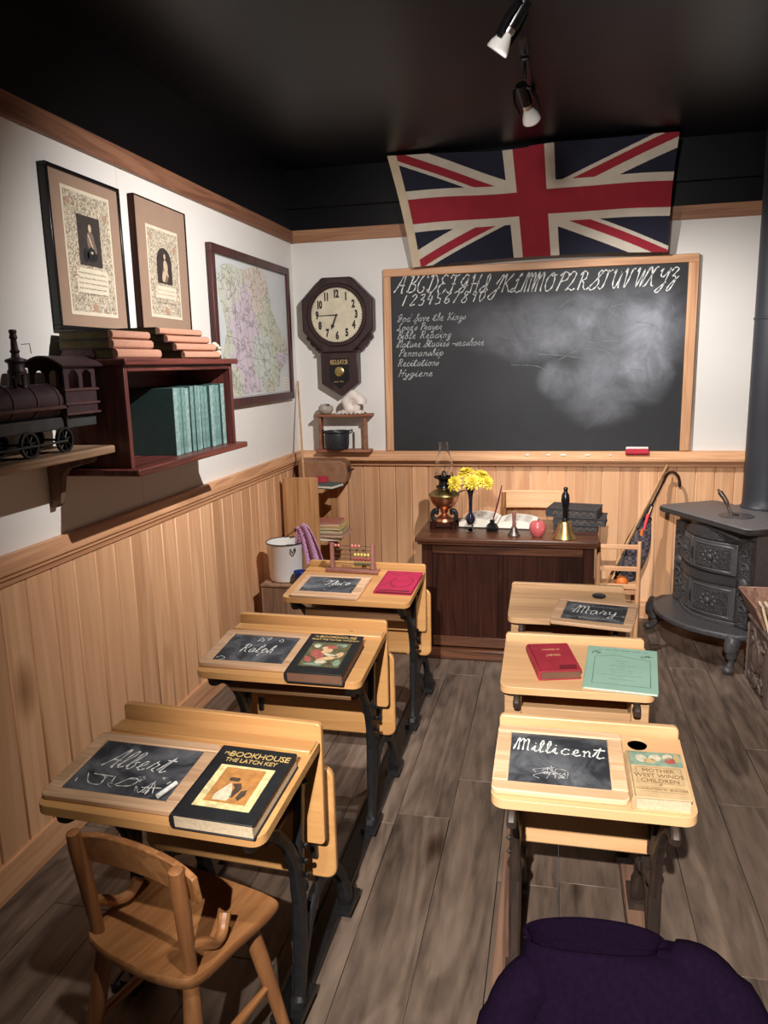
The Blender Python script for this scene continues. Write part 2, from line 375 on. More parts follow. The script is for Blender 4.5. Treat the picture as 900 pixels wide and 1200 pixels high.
class M:
    """collects shapes that belong to ONE part and links them as one mesh object"""
    def __init__(s): s.v = []; s.f = []; s.mi = []; s.cur = 0; s.T = None
    def add(s, vs, fs):
        b = len(s.v)
        for v in vs: s.v.append((s.T @ Vector(v)) if s.T else Vector(v))
        for f in fs: s.f.append([i+b for i in f]); s.mi.append(s.cur)
        return s
    def box(s, x0, x1, y0, y1, z0, z1, T=None):
        vs = [(x, y, z) for z in (z0, z1) for y in (y0, y1) for x in (x0, x1)]
        if T: vs = [T @ Vector(v) for v in vs]
        return s.add(vs, [(0, 2, 3, 1), (4, 5, 7, 6), (0, 1, 5, 4), (2, 6, 7, 3), (0, 4, 6, 2), (1, 3, 7, 5)])
    def prism(s, poly, a, b, axis='z', T=None):
        """poly of 2D points extruded from a to b along axis; 2D = the other two axes in xyz order"""
        n = len(poly)
        def mk(p, h):
            v = {'z': (p[0], p[1], h), 'y': (p[0], h, p[1]), 'x': (h, p[0], p[1])}[axis]
            return T @ Vector(v) if T else v
        vs = [mk(p, a) for p in poly]+[mk(p, b) for p in poly]
        fs = [list(range(n))[::-1], list(range(n, 2*n))]+[(i, (i+1) % n, n+(i+1) % n, n+i) for i in range(n)]
        return s.add(vs, fs)
    def lathe(s, prof, c=(0, 0, 0), n=24, T=None, ang=2*PI):
        vs = []; fs = []; k = len(prof)
        for i in range(n):
            a = ang*i/n
            for r, z in prof:
                v = Vector((c[0]+r*math.cos(a), c[1]+r*math.sin(a), c[2]+z)); vs.append(T @ v if T else v)
        for i in range(n):
            j = (i+1) % n
            for q in range(k-1): fs.append((i*k+q, j*k+q, j*k+q+1, i*k+q+1))
        if prof[0][0] > 1e-6: fs.append([i*k for i in range(n)][::-1])
        if prof[-1][0] > 1e-6: fs.append([i*k+k-1 for i in range(n)])
        return s.add(vs, fs)
    def tube(s, path, r, n=8, flat=1.0, side=None, cap=True, power=1.0):
        """round or flattened bar along a path; r a number or one per point; side = fixed binormal direction"""
        P = [Vector(p) for p in path]; m_ = len(P)
        rs = r if isinstance(r, (list, tuple)) else [r]*m_
        if len(rs) != m_: rs = [rs[0]+(rs[-1]-rs[0])*i/(m_-1) if len(rs) == 2 else rs[min(len(rs)-1, int(i*(len(rs)-1)/(m_-1)+.5))] for i in range(m_)]
        vs = []; fs = []; prev = None
        for i in range(m_):
            t = (P[min(i+1, m_-1)]-P[max(i-1, 0)])
            if t.length < 1e-9: t = Vector((0, 0, 1))
            t.normalize()
            if side is not None: b = Vector(side); b = (b-t*b.dot(t)).normalized()
            else:
                if prev is None:
                    q = Vector((0, 0, 1)) if abs(t.z) < .9 else Vector((1, 0, 0)); b = t.cross(q).normalized()
                else: b = (prev-t*prev.dot(t)).normalized()
            prev = b; nn = t.cross(b)
            for j in range(n):
                a = 2*PI*(j+.5)/n; ca, sa = math.cos(a), math.sin(a)
                if power != 1: ca = math.copysign(abs(ca)**power, ca); sa = math.copysign(abs(sa)**power, sa)
                vs.append(P[i]+nn*(ca*rs[i])+b*(sa*rs[i]*flat))
        for i in range(m_-1):
            for j in range(n): fs.append((i*n+j, i*n+(j+1) % n, (i+1)*n+(j+1) % n, (i+1)*n+j))
        if cap: fs.append(list(range(n))[::-1]); fs.append(list(range((m_-1)*n, m_*n)))
        return s.add(vs, fs)
    def ball(s, c, r, n=12, sc=(1, 1, 1)):
        pr = [(r*math.sin(PI*i/n)*1.0, -r*math.cos(PI*i/n)) for i in range(n+1)]
        pr[0] = (0, -r); pr[-1] = (0, r)
        T = Matrix.Translation(Vector(c)) @ Matrix.Diagonal((*sc, 1))
        return s.lathe(pr, n=n*2 if n > 6 else 8, T=T)
    def grid(s, fn, nu, nv, thick=0):
        vs = [Vector(fn(i/nu, j/nv)) for j in range(nv+1) for i in range(nu+1)]
        W = nu+1
        fs = [(j*W+i, j*W+i+1, (j+1)*W+i+1, (j+1)*W+i) for j in range(nv) for i in range(nu)]
        if thick:
            nrm = [Vector() for _ in vs]
            for f in fs:
                q = (vs[f[1]]-vs[f[0]]).cross(vs[f[3]]-vs[f[0]])
                for i in f: nrm[i] += q
            b = len(vs)
            v2 = [v-(q.normalized() if q.length > 1e-12 else Vector((0, 0, 1)))*thick for v, q in zip(vs, nrm)]
            fs2 = [tuple(b+i for i in f[::-1]) for f in fs]
            rim = [i for i in range(W)]+[j*W+nu for j in range(1, nv+1)]+[nv*W+i for i in range(nu-1, -1, -1)]+[j*W for j in range(nv-1, 0, -1)]
            fs3 = [(rim[k], b+rim[k], b+rim[(k+1) % len(rim)], rim[(k+1) % len(rim)])[::-1] for k in range(len(rim))]
            vs += v2; fs = fs+fs2+fs3
        return s.add(vs, fs)
    def build(s, name, mats, parent=None, bevel=0, seg=2, smooth=35, loc=None, rot=None):
        me = bpy.data.meshes.new(name)
        me.from_pydata([tuple(v) for v in s.v], [], s.f)
        for k in ([mats] if isinstance(mats, str) else mats): me.materials.append(MATS[k])
        me.polygons.foreach_set('material_index', s.mi)
        bm = bmesh.new(); bm.from_mesh(me); bmesh.ops.recalc_face_normals(bm, faces=bm.faces); bm.to_mesh(me); bm.free()
        if smooth:
            me.polygons.foreach_set('use_smooth', [True]*len(me.polygons)); me.set_sharp_from_angle(angle=R(smooth))
        me.update()
        o = bpy.data.objects.new(name, me); COL.objects.link(o)
        if parent: o.parent = parent
        if loc: o.location = loc
        if rot: o.rotation_euler = rot
        if bevel:
            b = o.modifiers.new('edge', 'BEVEL'); b.width = bevel; b.segments = seg; b.limit_method = 'ANGLE'; b.angle_limit = R(40)
            b.harden_normals = False
        return o
def tag(o, label, cat, group=None):
    o['label'] = label; o['category'] = cat
    if group: o['group'] = group
    return o
def thing(name, label, cat, loc=(0, 0, 0), rot=(0, 0, 0), group=None):
    o = bpy.data.objects.new(name, None); COL.objects.link(o); o.empty_display_size = .05
    o.location = loc; o.rotation_euler = rot
    return tag(o, label, cat, group)
def struct(o): o['kind'] = 'structure'; return o
def dup(root, loc, rot=None, label=None, group=None, scale=None):
    def cp(o, par):
        c = o.copy(); COL.objects.link(c)
        if par: c.parent = par
        for ch in list(o.children): cp(ch, c)
        return c
    r = cp(root, None); r.location = loc
    if rot is not None: r.rotation_euler = rot
    if scale: r.scale = scale
    if label: r['label'] = label
    if group: r['group'] = group
    return r
def rrect(x0, x1, y0, y1, r, n=5, corners=(1, 1, 1, 1)):
    """rounded rectangle, corners in order: x0y0 x1y0 x1y1 x0y1"""
    out = []
    for (cx, cy, a0, k) in ((x0+r, y0+r, PI, 0), (x1-r, y0+r, 1.5*PI, 1), (x1-r, y1-r, 0, 2), (x0+r, y1-r, .5*PI, 3)):
        if corners[k]:
            for i in range(n+1):
                a = a0+.5*PI*i/n; out.append((cx+r*math.cos(a), cy+r*math.sin(a)))
        else: out.append(((x0, y0), (x1, y0), (x1, y1), (x0, y1))[k])
    return out
# ---- handwriting: single-stroke letters, x y pairs, baseline 0, capitals 10 high
GL = {'A': '0 0 2 3 5 10 6 10 6 0 7 0|2 4 7 4', 'B': '2 0 3 10|1 9 4 10 6 9 5 6 3 5 6 4 6 1 3 0 1 1', 'C': '7 8 6 10 3 9 1 5 2 1 4 0 6 1 6 3 5 3',
'D': '3 10 2 0|1 9 4 10 7 7 7 3 4 0 1 1 1 2', 'E': '6 9 4 10 2 8 3 6 5 5 3 5 1 3 2 0 5 0 7 2', 'F': '1 8 2 10 5 9 8 10|5 10 4 2 2 0 0 1|3 5 6 5',
'G': '6 9 4 10 2 8 1 6 3 4 5 6 6 8 5 2 3 0 1 1 3 3 7 4', 'H': '1 8 2 10 2 0|7 10 6 6 6 0|1 5 7 5', 'I': '4 4 1 2 2 0 5 3 6 8 5 10 4 8 5 3 7 1',
'J': '3 5 5 10 6 9 4 -3 2 -4 1 -2 6 3', 'K': '1 8 2 10 2 0|7 10 3 5 4 4 7 0', 'L': '2 6 5 9 5 10 4 9 3 2 1 0 0 1 2 2 4 0 6 0 7 1',
'M': '0 0 2 9 3 10 3 0|3 7 5 10 6 9 6 0|6 7 8 10 9 9 9 1 10 0', 'N': '0 0 2 9 3 10 3 0|3 6 6 10 7 9 7 1 8 0', 'O': '4 10 1 7 1 3 3 0 6 2 6 7 4 10 4 8 7 9',
'P': '3 10 2 0|1 8 3 10 6 9 6 6 3 5', 'Q': '1 8 3 10 6 9 5 5 1 0 3 1 6 0 8 1', 'R': '3 10 2 0|1 8 3 10 6 9 6 6 3 5 5 4 6 1 8 0', 'S': '0 0 4 5 6 9 5 10 4 8 6 3 4 0 2 0 1 2',
'T': '0 8 2 10 5 9 8 10|5 10 4 2 2 0 0 1', 'U': '1 8 2 10 2 3 4 0 6 3 7 10|7 10 7 1 8 0', 'V': '1 8 2 10 3 0 5 4 6 9 8 10', 'W': '1 8 2 10 3 0 6 9 6 0 9 10',
'X': '1 8 3 10 6 1 8 0|8 10 6 9 2 1 0 0', 'Y': '1 8 2 10 2 6 4 5 7 9|7 10 6 0 4 -4 2 -3 7 2', 'Z': '1 8 3 10 6 9 3 5 5 5 6 2 4 -3 2 -3 3 0 8 5',
'a': '5 4 3 5 1 3 1 1 2 0 4 1 5 4 5 1 6 0', 'b': '0 1 2 5 3 9 2 10 1 8 1 1 3 0 4 2 3 4 5 4', 'c': '5 4 3 5 1 3 1 1 3 0 5 1', 'd': '5 4 3 5 1 3 1 1 3 0 5 3 6 10|6 9 5 1 6 0',
'e': '0 1 3 3 3 5 2 5 1 3 1 1 3 0 5 1', 'g': '5 4 3 5 1 3 2 1 4 2 5 5 4 -3 2 -4 1 -3 5 1', 'h': '0 1 3 7 3 10 2 9 1 0|1 3 3 5 4 4 4 1 5 0', 'i': '0 1 2 5 2 1 3 0 4 1|2 7 2.3 7.6',
'k': '0 1 3 7 3 10 2 9 1 0|4 5 1 2 5 0', 'l': '0 1 3 7 3 10 2 10 1 7 1 1 2 0 4 1', 'm': '0 4 1 5 1 0|1 3 3 5 3 0|3 3 5 5 6 4 6 1 7 0', 'n': '0 4 1 5 1 0|1 3 3 5 4 4 4 1 5 0',
'o': '3 5 1 4 1 1 3 0 5 2 4 5 3 4 6 4', 'p': '0 2 2 6 1 -4|1 4 3 5 5 3 3 0 2 1', 'r': '0 1 2 6 2 5 4 4 3 1 5 0', 's': '0 1 3 5 4 2 2 0 1 1', 't': '0 1 3 9 2 1 3 0 5 1|0 7 5 7',
'u': '0 4 1 5 1 1 2 0 4 1 5 5 5 1 6 0', 'v': '0 4 1 5 2 0 4 5 5 4', 'y': '0 4 1 5 1 2 3 1 5 5|5 5 4 -3 2 -4 1 -3 5 1',
'1': '4 10 2 0', '2': '1 8 3 10 5 8 1 0 5 1', '3': '1 9 4 10 4 7 2 5 5 4 4 0 1 0', '4': '3 10 1 5 6 5|5 8 4 0', '5': '2 10 2 6 5 5 5 1 1 0|2 10 6 10', '6': '5 10 2 6 1 2 3 0 5 2 4 4 1 3',
'7': '1 9 2 10 6 10 2 0', '8': '5 9 3 10 2 8 5 3 4 0 2 0 1 2 5 8 5 9', '9': '5 8 3 10 2 7 4 6 5 9 4 0', '0': '4 10 1 6 2 0 5 4 4 10', '-': '0 3 5 3.3', "'": '1 10 0.6 8.5'}
def ribbon(mb, pts, w, to3):
    """a chalk or pen line lying on a surface; to3 maps 2D to 3D"""
    P = [Vector((p[0], p[1])) for p in pts]; n = len(P); vs = []
    for i in range(n):
        t = P[min(i+1, n-1)]-P[max(i-1, 0)]
        t = t.normalized() if t.length > 1e-9 else Vector((1, 0))
        q = Vector((-t.y, t.x))*(w*.5*(.8+.4*math.sin(i*1.7)))
        vs += [to3(*(P[i]+q)), to3(*(P[i]-q))]
    mb.add(vs, [(2*i, 2*i+1, 2*i+3, 2*i+2) for i in range(n-1)])
def write(mb, text, x, y, h, w, to3, width=None, slant=.28, adv=1.1):
    """writes text with its baseline starting at (x, y), capitals h high; width squeezes the whole line"""
    lines = []; cx = 0
    for ch in text:
        if ch == ' ': cx += 4.5; continue
        mx_ = 0
        for st in GL[ch].split('|'):
            q = [float(a) for a in st.split()]
            pts = [(q[i], q[i+1]) for i in range(0, len(q), 2)]
            mx_ = max(mx_, max(p[0] for p in pts))
            lines.append([(cx+p[0]+p[1]*slant, p[1]) for p in pts])
        cx += mx_*adv+.4
    k = h/10; kx = k if width is None else width/cx
    for ln in lines:
        pp = catmull([Vector((p[0], p[1], 0)) for p in ln], 4)
        ribbon(mb, [(x+p.x*kx, y+p.y*k) for p in pp], w, to3)
def type_mesh(text, size, T, mb, spacing=1.0, stretch=1.0, thick=.0004, bold=0):
    """printed lettering (built-in typeface) added to mb, transformed by T, centred at the origin"""
    cu = bpy.data.curves.new('lettering', 'FONT'); cu.body = text; cu.size = size; cu.align_x = 'CENTER'; cu.align_y = 'CENTER'
    cu.extrude = thick; cu.space_character = spacing; cu.resolution_u = 2; cu.offset = bold
    o = bpy.data.objects.new('lettering', cu); COL.objects.link(o)
    me = bpy.data.meshes.new_from_object(o.evaluated_get(bpy.context.evaluated_depsgraph_get()))
    mb.add([T @ Vector((v.co.x*stretch, v.co.y, v.co.z)) for v in me.vertices], [list(p.vertices) for p in me.polygons])
    bpy.data.objects.remove(o); bpy.data.curves.remove(cu); bpy.data.meshes.remove(me)
def squiggles(mb, x0, x1, y, h, w, to3, seed, words=4):
    """a line of illegible small script"""
    rn = random.Random(seed); x = x0
    while x < x1-h:
        L_ = min(x1-x, (x1-x0)/words*rn.uniform(.5, 1.2)); n = max(4, int(L_/h*3))
        ribbon(mb, [(x+L_*i/n, y+h*(.5 if i % 2 else 0)*rn.uniform(.3, 1.5)) for i in range(n+1)], w, to3)
        x += L_+h*.9

# ------------------------------------------------------------------ the room
D, RX, CZ = 4.68, 3.35, 2.72          # back wall, right wall, ceiling
YF = -2.6                              # where the modelled part of the room stops, behind the camera
mb = M()
rn = random.Random(3)
x = -.02; k = 0
while x < RX:
    w = .185; y = YF - rn.uniform(0, 1.2)
    while y < D:
        L_ = 1.25
        y0, y1 = max(y, YF), min(y+L_, D+.02)
        if y1-y0 > .02: mb.box(x+.0008, x+w-.0008, y0+.0008, y1-.0008, -.02, 0)
        y += L_
    x += w; k += 1
struct(mb.build('floor', 'floor_planks', bevel=.0012, seg=1))
struct(M().box(-.1, RX+.1, YF, D+.1, CZ, CZ+.05).build('ceiling', 'black_paint'))
mb = M(); mb.box(-.1, 0, YF, D+.1, 0, 2.34); mb.cur = 1; mb.box(-.1, 0, YF, D+.1, 2.34, CZ)
mb.cur = 2
for yy in (2.725, 1.5, 3.95): mb.box(0, .0006, yy-.0012, yy+.0012, 1.0, 2.32)
struct(mb.build('wall_left', ['white_wall', 'black_paint', 'old_paper']))
mb = M(); mb.box(0, RX, D, D+.1, 0, 2.34); mb.cur = 1; mb.box(0, RX, D, D+.1, 2.34, CZ); mb.box(0, RX, D-.045, D, 2.50, CZ-.001)
struct(mb.build('wall_back', ['white_wall', 'black_paint']))
mb = M(); mb.box(RX, RX+.1, YF, D+.1, 0, 2.34); mb.cur = 1; mb.box(RX, RX+.1, YF, D+.1, 2.34, CZ)
struct(mb.build('wall_right', ['white_wall', 'black_paint']))
# tongue and groove boards of the wainscot
def boards(name, side):
    mb = M(); q = YF if side != 'b' else 0; rn = random.Random(ord(side)); end = D if side != 'b' else RX
    while q < end:
        w = .105 if side == 'b' else rn.choice((.118, .124)); a, b = q+.0012, min(q+w-.0012, end)
        if side == 'l': mb.box(.0, .016, a, b, .02, .98)
        elif side == 'b': mb.box(a, b, D-.016, D, .02, .98)
        else: mb.box(RX-.016, RX, a, b, .02, .98)
        q += w
    return struct(mb.build(name, 'cedar_boards', bevel=.0045, seg=1))
boards('trim_1', 'l'); boards('trim_2', 'b'); boards('trim_3', 'r')
# chair rails, picture rails, skirting
rail = [(0, .94), (.022, .94), (.022, .958), (.030, .962), (.030, .972), (.038, .978), (.038, 1.0), (.026, 1.03), (0, 1.03)]
struct(M().prism(rail, YF, D, 'y').build('trim_4', 'cedar_rail', bevel=.002))
struct(M().prism([(RX-a, b) for a, b in rail], YF, D, 'y').build('trim_5', 'cedar_rail', bevel=.002))
struct(M().prism([(D-a*1.5, b) for a, b in [(0, .935), (.022, .935), (.022, .955), (.036, .958), (.036, .966), (.05, .972), (.05, .985), (.02, 1.026), (0, 1.028)]], .0, RX, 'x').build('trim_6', 'cedar_rail_x', bevel=.0015))
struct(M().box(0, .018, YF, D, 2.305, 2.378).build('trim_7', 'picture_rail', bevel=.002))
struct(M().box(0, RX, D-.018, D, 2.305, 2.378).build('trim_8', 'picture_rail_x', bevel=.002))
struct(M().box(0, .026, YF, D, 0, .115).build('baseboard_left', 'cedar_rail', bevel=.004))
struct(M().box(0, RX, D-.026, D, 0, .115).build('baseboard_back', 'cedar_rail_x', bevel=.004))
struct(M().box(RX-.026, RX, YF, D, 0, .115).build('baseboard_right', 'cedar_rail', bevel=.004))

# ------------------------------------------------------------------ blackboard
bb = thing('blackboard', 'large wood-framed blackboard with chalk alphabet on the back wall', 'blackboard', (0, 0, 0))
BX0, BX1, BZ0, BZ1 = .583, 2.372, 1.027, 2.122
M().box(BX0+.03, BX1-.03, D-.022, D-.002, BZ0+.002, BZ1-.03).build('writing_surface', 'blackboard_paint', bb)
M().box(BX0, BX1, D-.034, D-.001, BZ1-.045, BZ1).build('top_rail', 'cedar_rail_x', bb, bevel=.004)
M().box(BX0, BX0+.045, D-.034, D-.001, BZ0+.002, BZ1-.045).build('side_stile', 'cedar_post', bb, bevel=.004)
M().box(BX1-.055, BX1, D-.034, D-.001, BZ0+.002, BZ1-.045).build('side_stile', 'cedar_post', bb, bevel=.004)
bt = lambda a, b: (a, D-.0226, b)
mb = M()
letters = 'ABCDEFGHIJKLMNOPQRSTUVWXYZ'
for i, ch in enumerate(letters):
    f = i/25
    xa = .645+1.555*f**.985; write(mb, ch, xa, 1.984-.018*math.sin(f*3)-.02*f, .102*(1 if ch not in 'JYZ' else .9), .0070, bt, width=.064 if ch not in 'MW' else .078, slant=.42)
mb.build('chalk_alphabet', 'chalk', bb, smooth=0)
mb = M()
for i, ch in enumerate('1234567890'): write(mb, ch,   .685+.0515*i, 1.905+.001*i, .062, .006, bt, width=.040 if ch != '1' else .028, slant=.3)
mb.build('chalk_numerals', 'chalk', bb, smooth=0)
for tx, xa, xb, z in (('God Save the Kings', .66, 1.09, 1.812), ("Lord's Prayer", .66, .945, 1.760), ('Bible Reading', .655, 1.0, 1.711), ('Nature Studies -seashore', .655, 1.205, 1.660), ('Penmanship', .662, .95, 1.606), ('Recitations', .656, .92, 1.547), ('Hygiene', .655, .885, 1.484)):
    mb = M(); write(mb, tx, xa, z, .044, .0042, bt, width=(xb-xa)*.97, slant=.4); mb.build('chalk_lesson_line', 'chalk_dim', bb, smooth=0)
mb = M()
for pts in ([(1.62, 1.86), (1.68, 1.9)], [(1.98, 1.87), (1.9, 1.84), (2.0, 1.78), (2.15, 1.74), (2.22, 1.64), (2.12, 1.58)], [(1.3, 1.7), (1.45, 1.69), (1.6, 1.72), (1.66, 1.78)], [(1.8, 1.33), (1.9, 1.38), (1.96, 1.5), (1.9, 1.6), (1.75, 1.62), (1.62, 1.56)],
            [(1.5, 1.6), (1.7, 1.58), (1.95, 1.52), (2.2, 1.47)], [(1.68, 1.72), (1.8, 1.66), (1.95, 1.66), (2.1, 1.58)], [(1.35, 1.54), (1.5, 1.53), (1.58, 1.48)], [(2.24, 1.85), (2.25, 1.82)]):
    ribbon(mb, [(p.x, p.y) for p in catmull([Vector((a, b, 0)) for a, b in pts], 8)], .0035, bt)
mb.build('chalk_scribbles', 'chalk_faint', bb, smooth=0)
# on the sloping chalk ledge
def ledge(x, f=.5): # point on the slope of the ledge
    return (x, D-.075+.045*f, .985+.041*f)
er = thing('blackboard_eraser', 'felt eraser with red back on the chalk ledge', 'eraser', (2.08, D-.055, 1.008), (R(-25), 0, 0))
M().box(-.064, .064, -.024, .024, .0, .030).build('felt', 'felt_red', er, bevel=.004)
M().box(-.062, .062, -.022, .022, .030, .044).build('back', 'felt_white', er, bevel=.004)
for i, (cx_, w) in enumerate(((1.66, .035), (1.80, .028), (1.575, .02), (1.93, .012), (1.45, .022))):
    p = ledge(cx_, .45)
    c = M().tube([(-w/2, 0, 0), (w/2, 0, 0)], .0048, 10).build('chalk_stick', 'chalk', loc=(p[0], p[1]-.004, p[2]+.0035), rot=(0, 0, R(3*(i-2))))
    tag(c, ('longest white chalk stick on the ledge under the blackboard', 'white chalk stick nearest the eraser but one', 'short chalk piece left of the longest chalk on the ledge', 'tiny chalk stub closest to the felt eraser', 'leftmost chalk piece on the ledge')[i], 'chalk', 'chalks on the blackboard ledge')

# ------------------------------------------------------------------ flag
fl = thing('flag', 'large red, white and blue crossed flag hung above the blackboard', 'flag')
def cloth(u, v):
    """u 0..1 hoist to fly, v 0..1 bottom to top"""
    bl, br, tl, tr = Vector((.795, 4.585, 2.117)), Vector((2.196, 4.585, 2.128)), Vector((.682, 4.475, 2.707)), Vector((2.208, 4.43, 2.700))
    p = (bl*(1-u)+br*u)*(1-v)+(tl*(1-u)+tr*u)*v
    p.z += -.012*math.sin(PI*u)*v*(1 if u < .5 else .6) + .02*math.sin(PI*u)*(1-v)
    p.x += .02*math.sin(PI*v)*(.5-u)
    p.y += (-.022*math.sin(9*u+1.5*v)-.012*math.sin(17*u-2*v))*(.3+.7*v)
    p.y = min(p.y, D-.052)
    return p
NU, NV = 460, 190
mb = M()
vs = [cloth(.02+.98*i/NU, j/NV) for j in range(NV+1) for i in range(NU+1)]
fs = []; mi = []
FW, FH = 2.22, 1.0
for j in range(NV):
    for i in range(NU):
        X = ((i+.5)/NU-.5)*FW+.03; Y = ((j+.5)/NV-.5)*FH
        ax, ay = abs(X), abs(Y)
        # diagonals
        L_ = math.hypot(FW, FH)
        d1 = (X*FH-Y*FW)/L_; d2 = (X*FH+Y*FW)/L_
        c = 2
        if ay < .112 or ax < .125: c = 1
        elif ay < .185 or ax < .205: c = 0
        else:
            same = X*Y > 0
            d = d1 if same else d2
            # counterchanged red: broad white above on the hoist side, below on the fly side
            s_ = d if (X < 0) == same else -d
            if not same: s_ = d2 if X > 0 else -d2
            else: s_ = -d1 if X > 0 else d1
            s_ = -s_ if X < 0 else s_
            if X < 0: s_ = -s_
            if -.125 < s_ < .062: c = 0
            if -.012 < s_ < .055 - .025: c = 1
            if -.045 < s_ < .03: c = 1
        fs.append((j*(NU+1)+i, j*(NU+1)+i+1, (j+1)*(NU+1)+i+1, (j+1)*(NU+1)+i)); mi.append(c)
mb.v = vs; mb.f = fs; mb.mi = mi
mb.build('crossed_field', ['flag_white', 'flag_red', 'flag_blue'], fl)
M().grid(lambda a, b: cloth(-.012+.034*a, b)+Vector((0, -.002, 0)), 3, 30, .003).build('hoist_band', 'cream_cloth', fl)

# ------------------------------------------------------------------ track lighting
tk = thing('light_track', 'black ceiling track carrying the spotlights', 'light track', (1.47, 0, CZ))
M().box(-.018, .018, YF+.4, 3.62, -.032, 0).build('rail', 'black_gloss', tk, bevel=.003)
M().box(-.03, .03, 3.62, 3.68, -.034, 0).build('end_cap', 'black_gloss', tk, bevel=.006)
def head(loc, target, label, stem):
    t = thing('track_spotlight', label, 'spotlight', loc, group='spotlights on the ceiling track')
    a = (Vector(target)-Vector(loc)).to_track_quat('-Z', 'Y').to_matrix().to_4x4()
    mb = M(); mb.tube([(0, 0, 0), (.0, 0, -stem*.5)], .008, 8); mb.box(-.014, .014, -.05, .05, -.012, .0)
    mb.build('track_adapter', 'black_gloss', t, bevel=.003)
    c = Vector((0, 0, -stem))
    T = Matrix.Translation(c) @ a
    mb = M(); mb.T = T
    mb.tube([(.034, 0, .03), (.046, 0, -.02), (.042, 0, -.07)], .005, 6, 2.2, side=(0, 1, 0)); mb.tube([(-.034, 0, .03), (-.046, 0, -.02), (-.042, 0, -.07)], .005, 6, 2.2, side=(0, 1, 0))
    mb.tube([(.034, 0, .03), (0, 0, .045), (-.034, 0, .03)], .005, 6, 2.2, side=(0, 1, 0)); mb.build('yoke', 'black_gloss', t)
    mb = M(); mb.T = T; mb.lathe([(0, .05), (.022, .05), (.024, .04), (.024, -.03), (.018, -.034)], n=20); mb.build('lamp_holder', 'black_gloss', t)
    mb = M(); mb.T = T; mb.lathe([(.019, -.026), (.0205, -.03), (.0205, -.048), (.017, -.05)], n=20); mb.build('collar', 'steel', t)
    mb = M(); mb.T = T; mb.lathe([(.017, -.05), (.024, -.066), (.033, -.088), (.036, -.104), (.034, -.108), (.03, -.100), (.0, -.099)], n=24); mb.build('reflector_bulb', 'bulb_glass', t)
    return t
head((1.47, 2.60, CZ-.033), (.6, 2.9, 1.5), 'track spotlight nearer the room, with visible brass-toned collar', .09)
head((1.47, 3.24, CZ-.033), (1.9, 4.5, 1.6), 'farther track spotlight, hanging lower above the flag', .12)

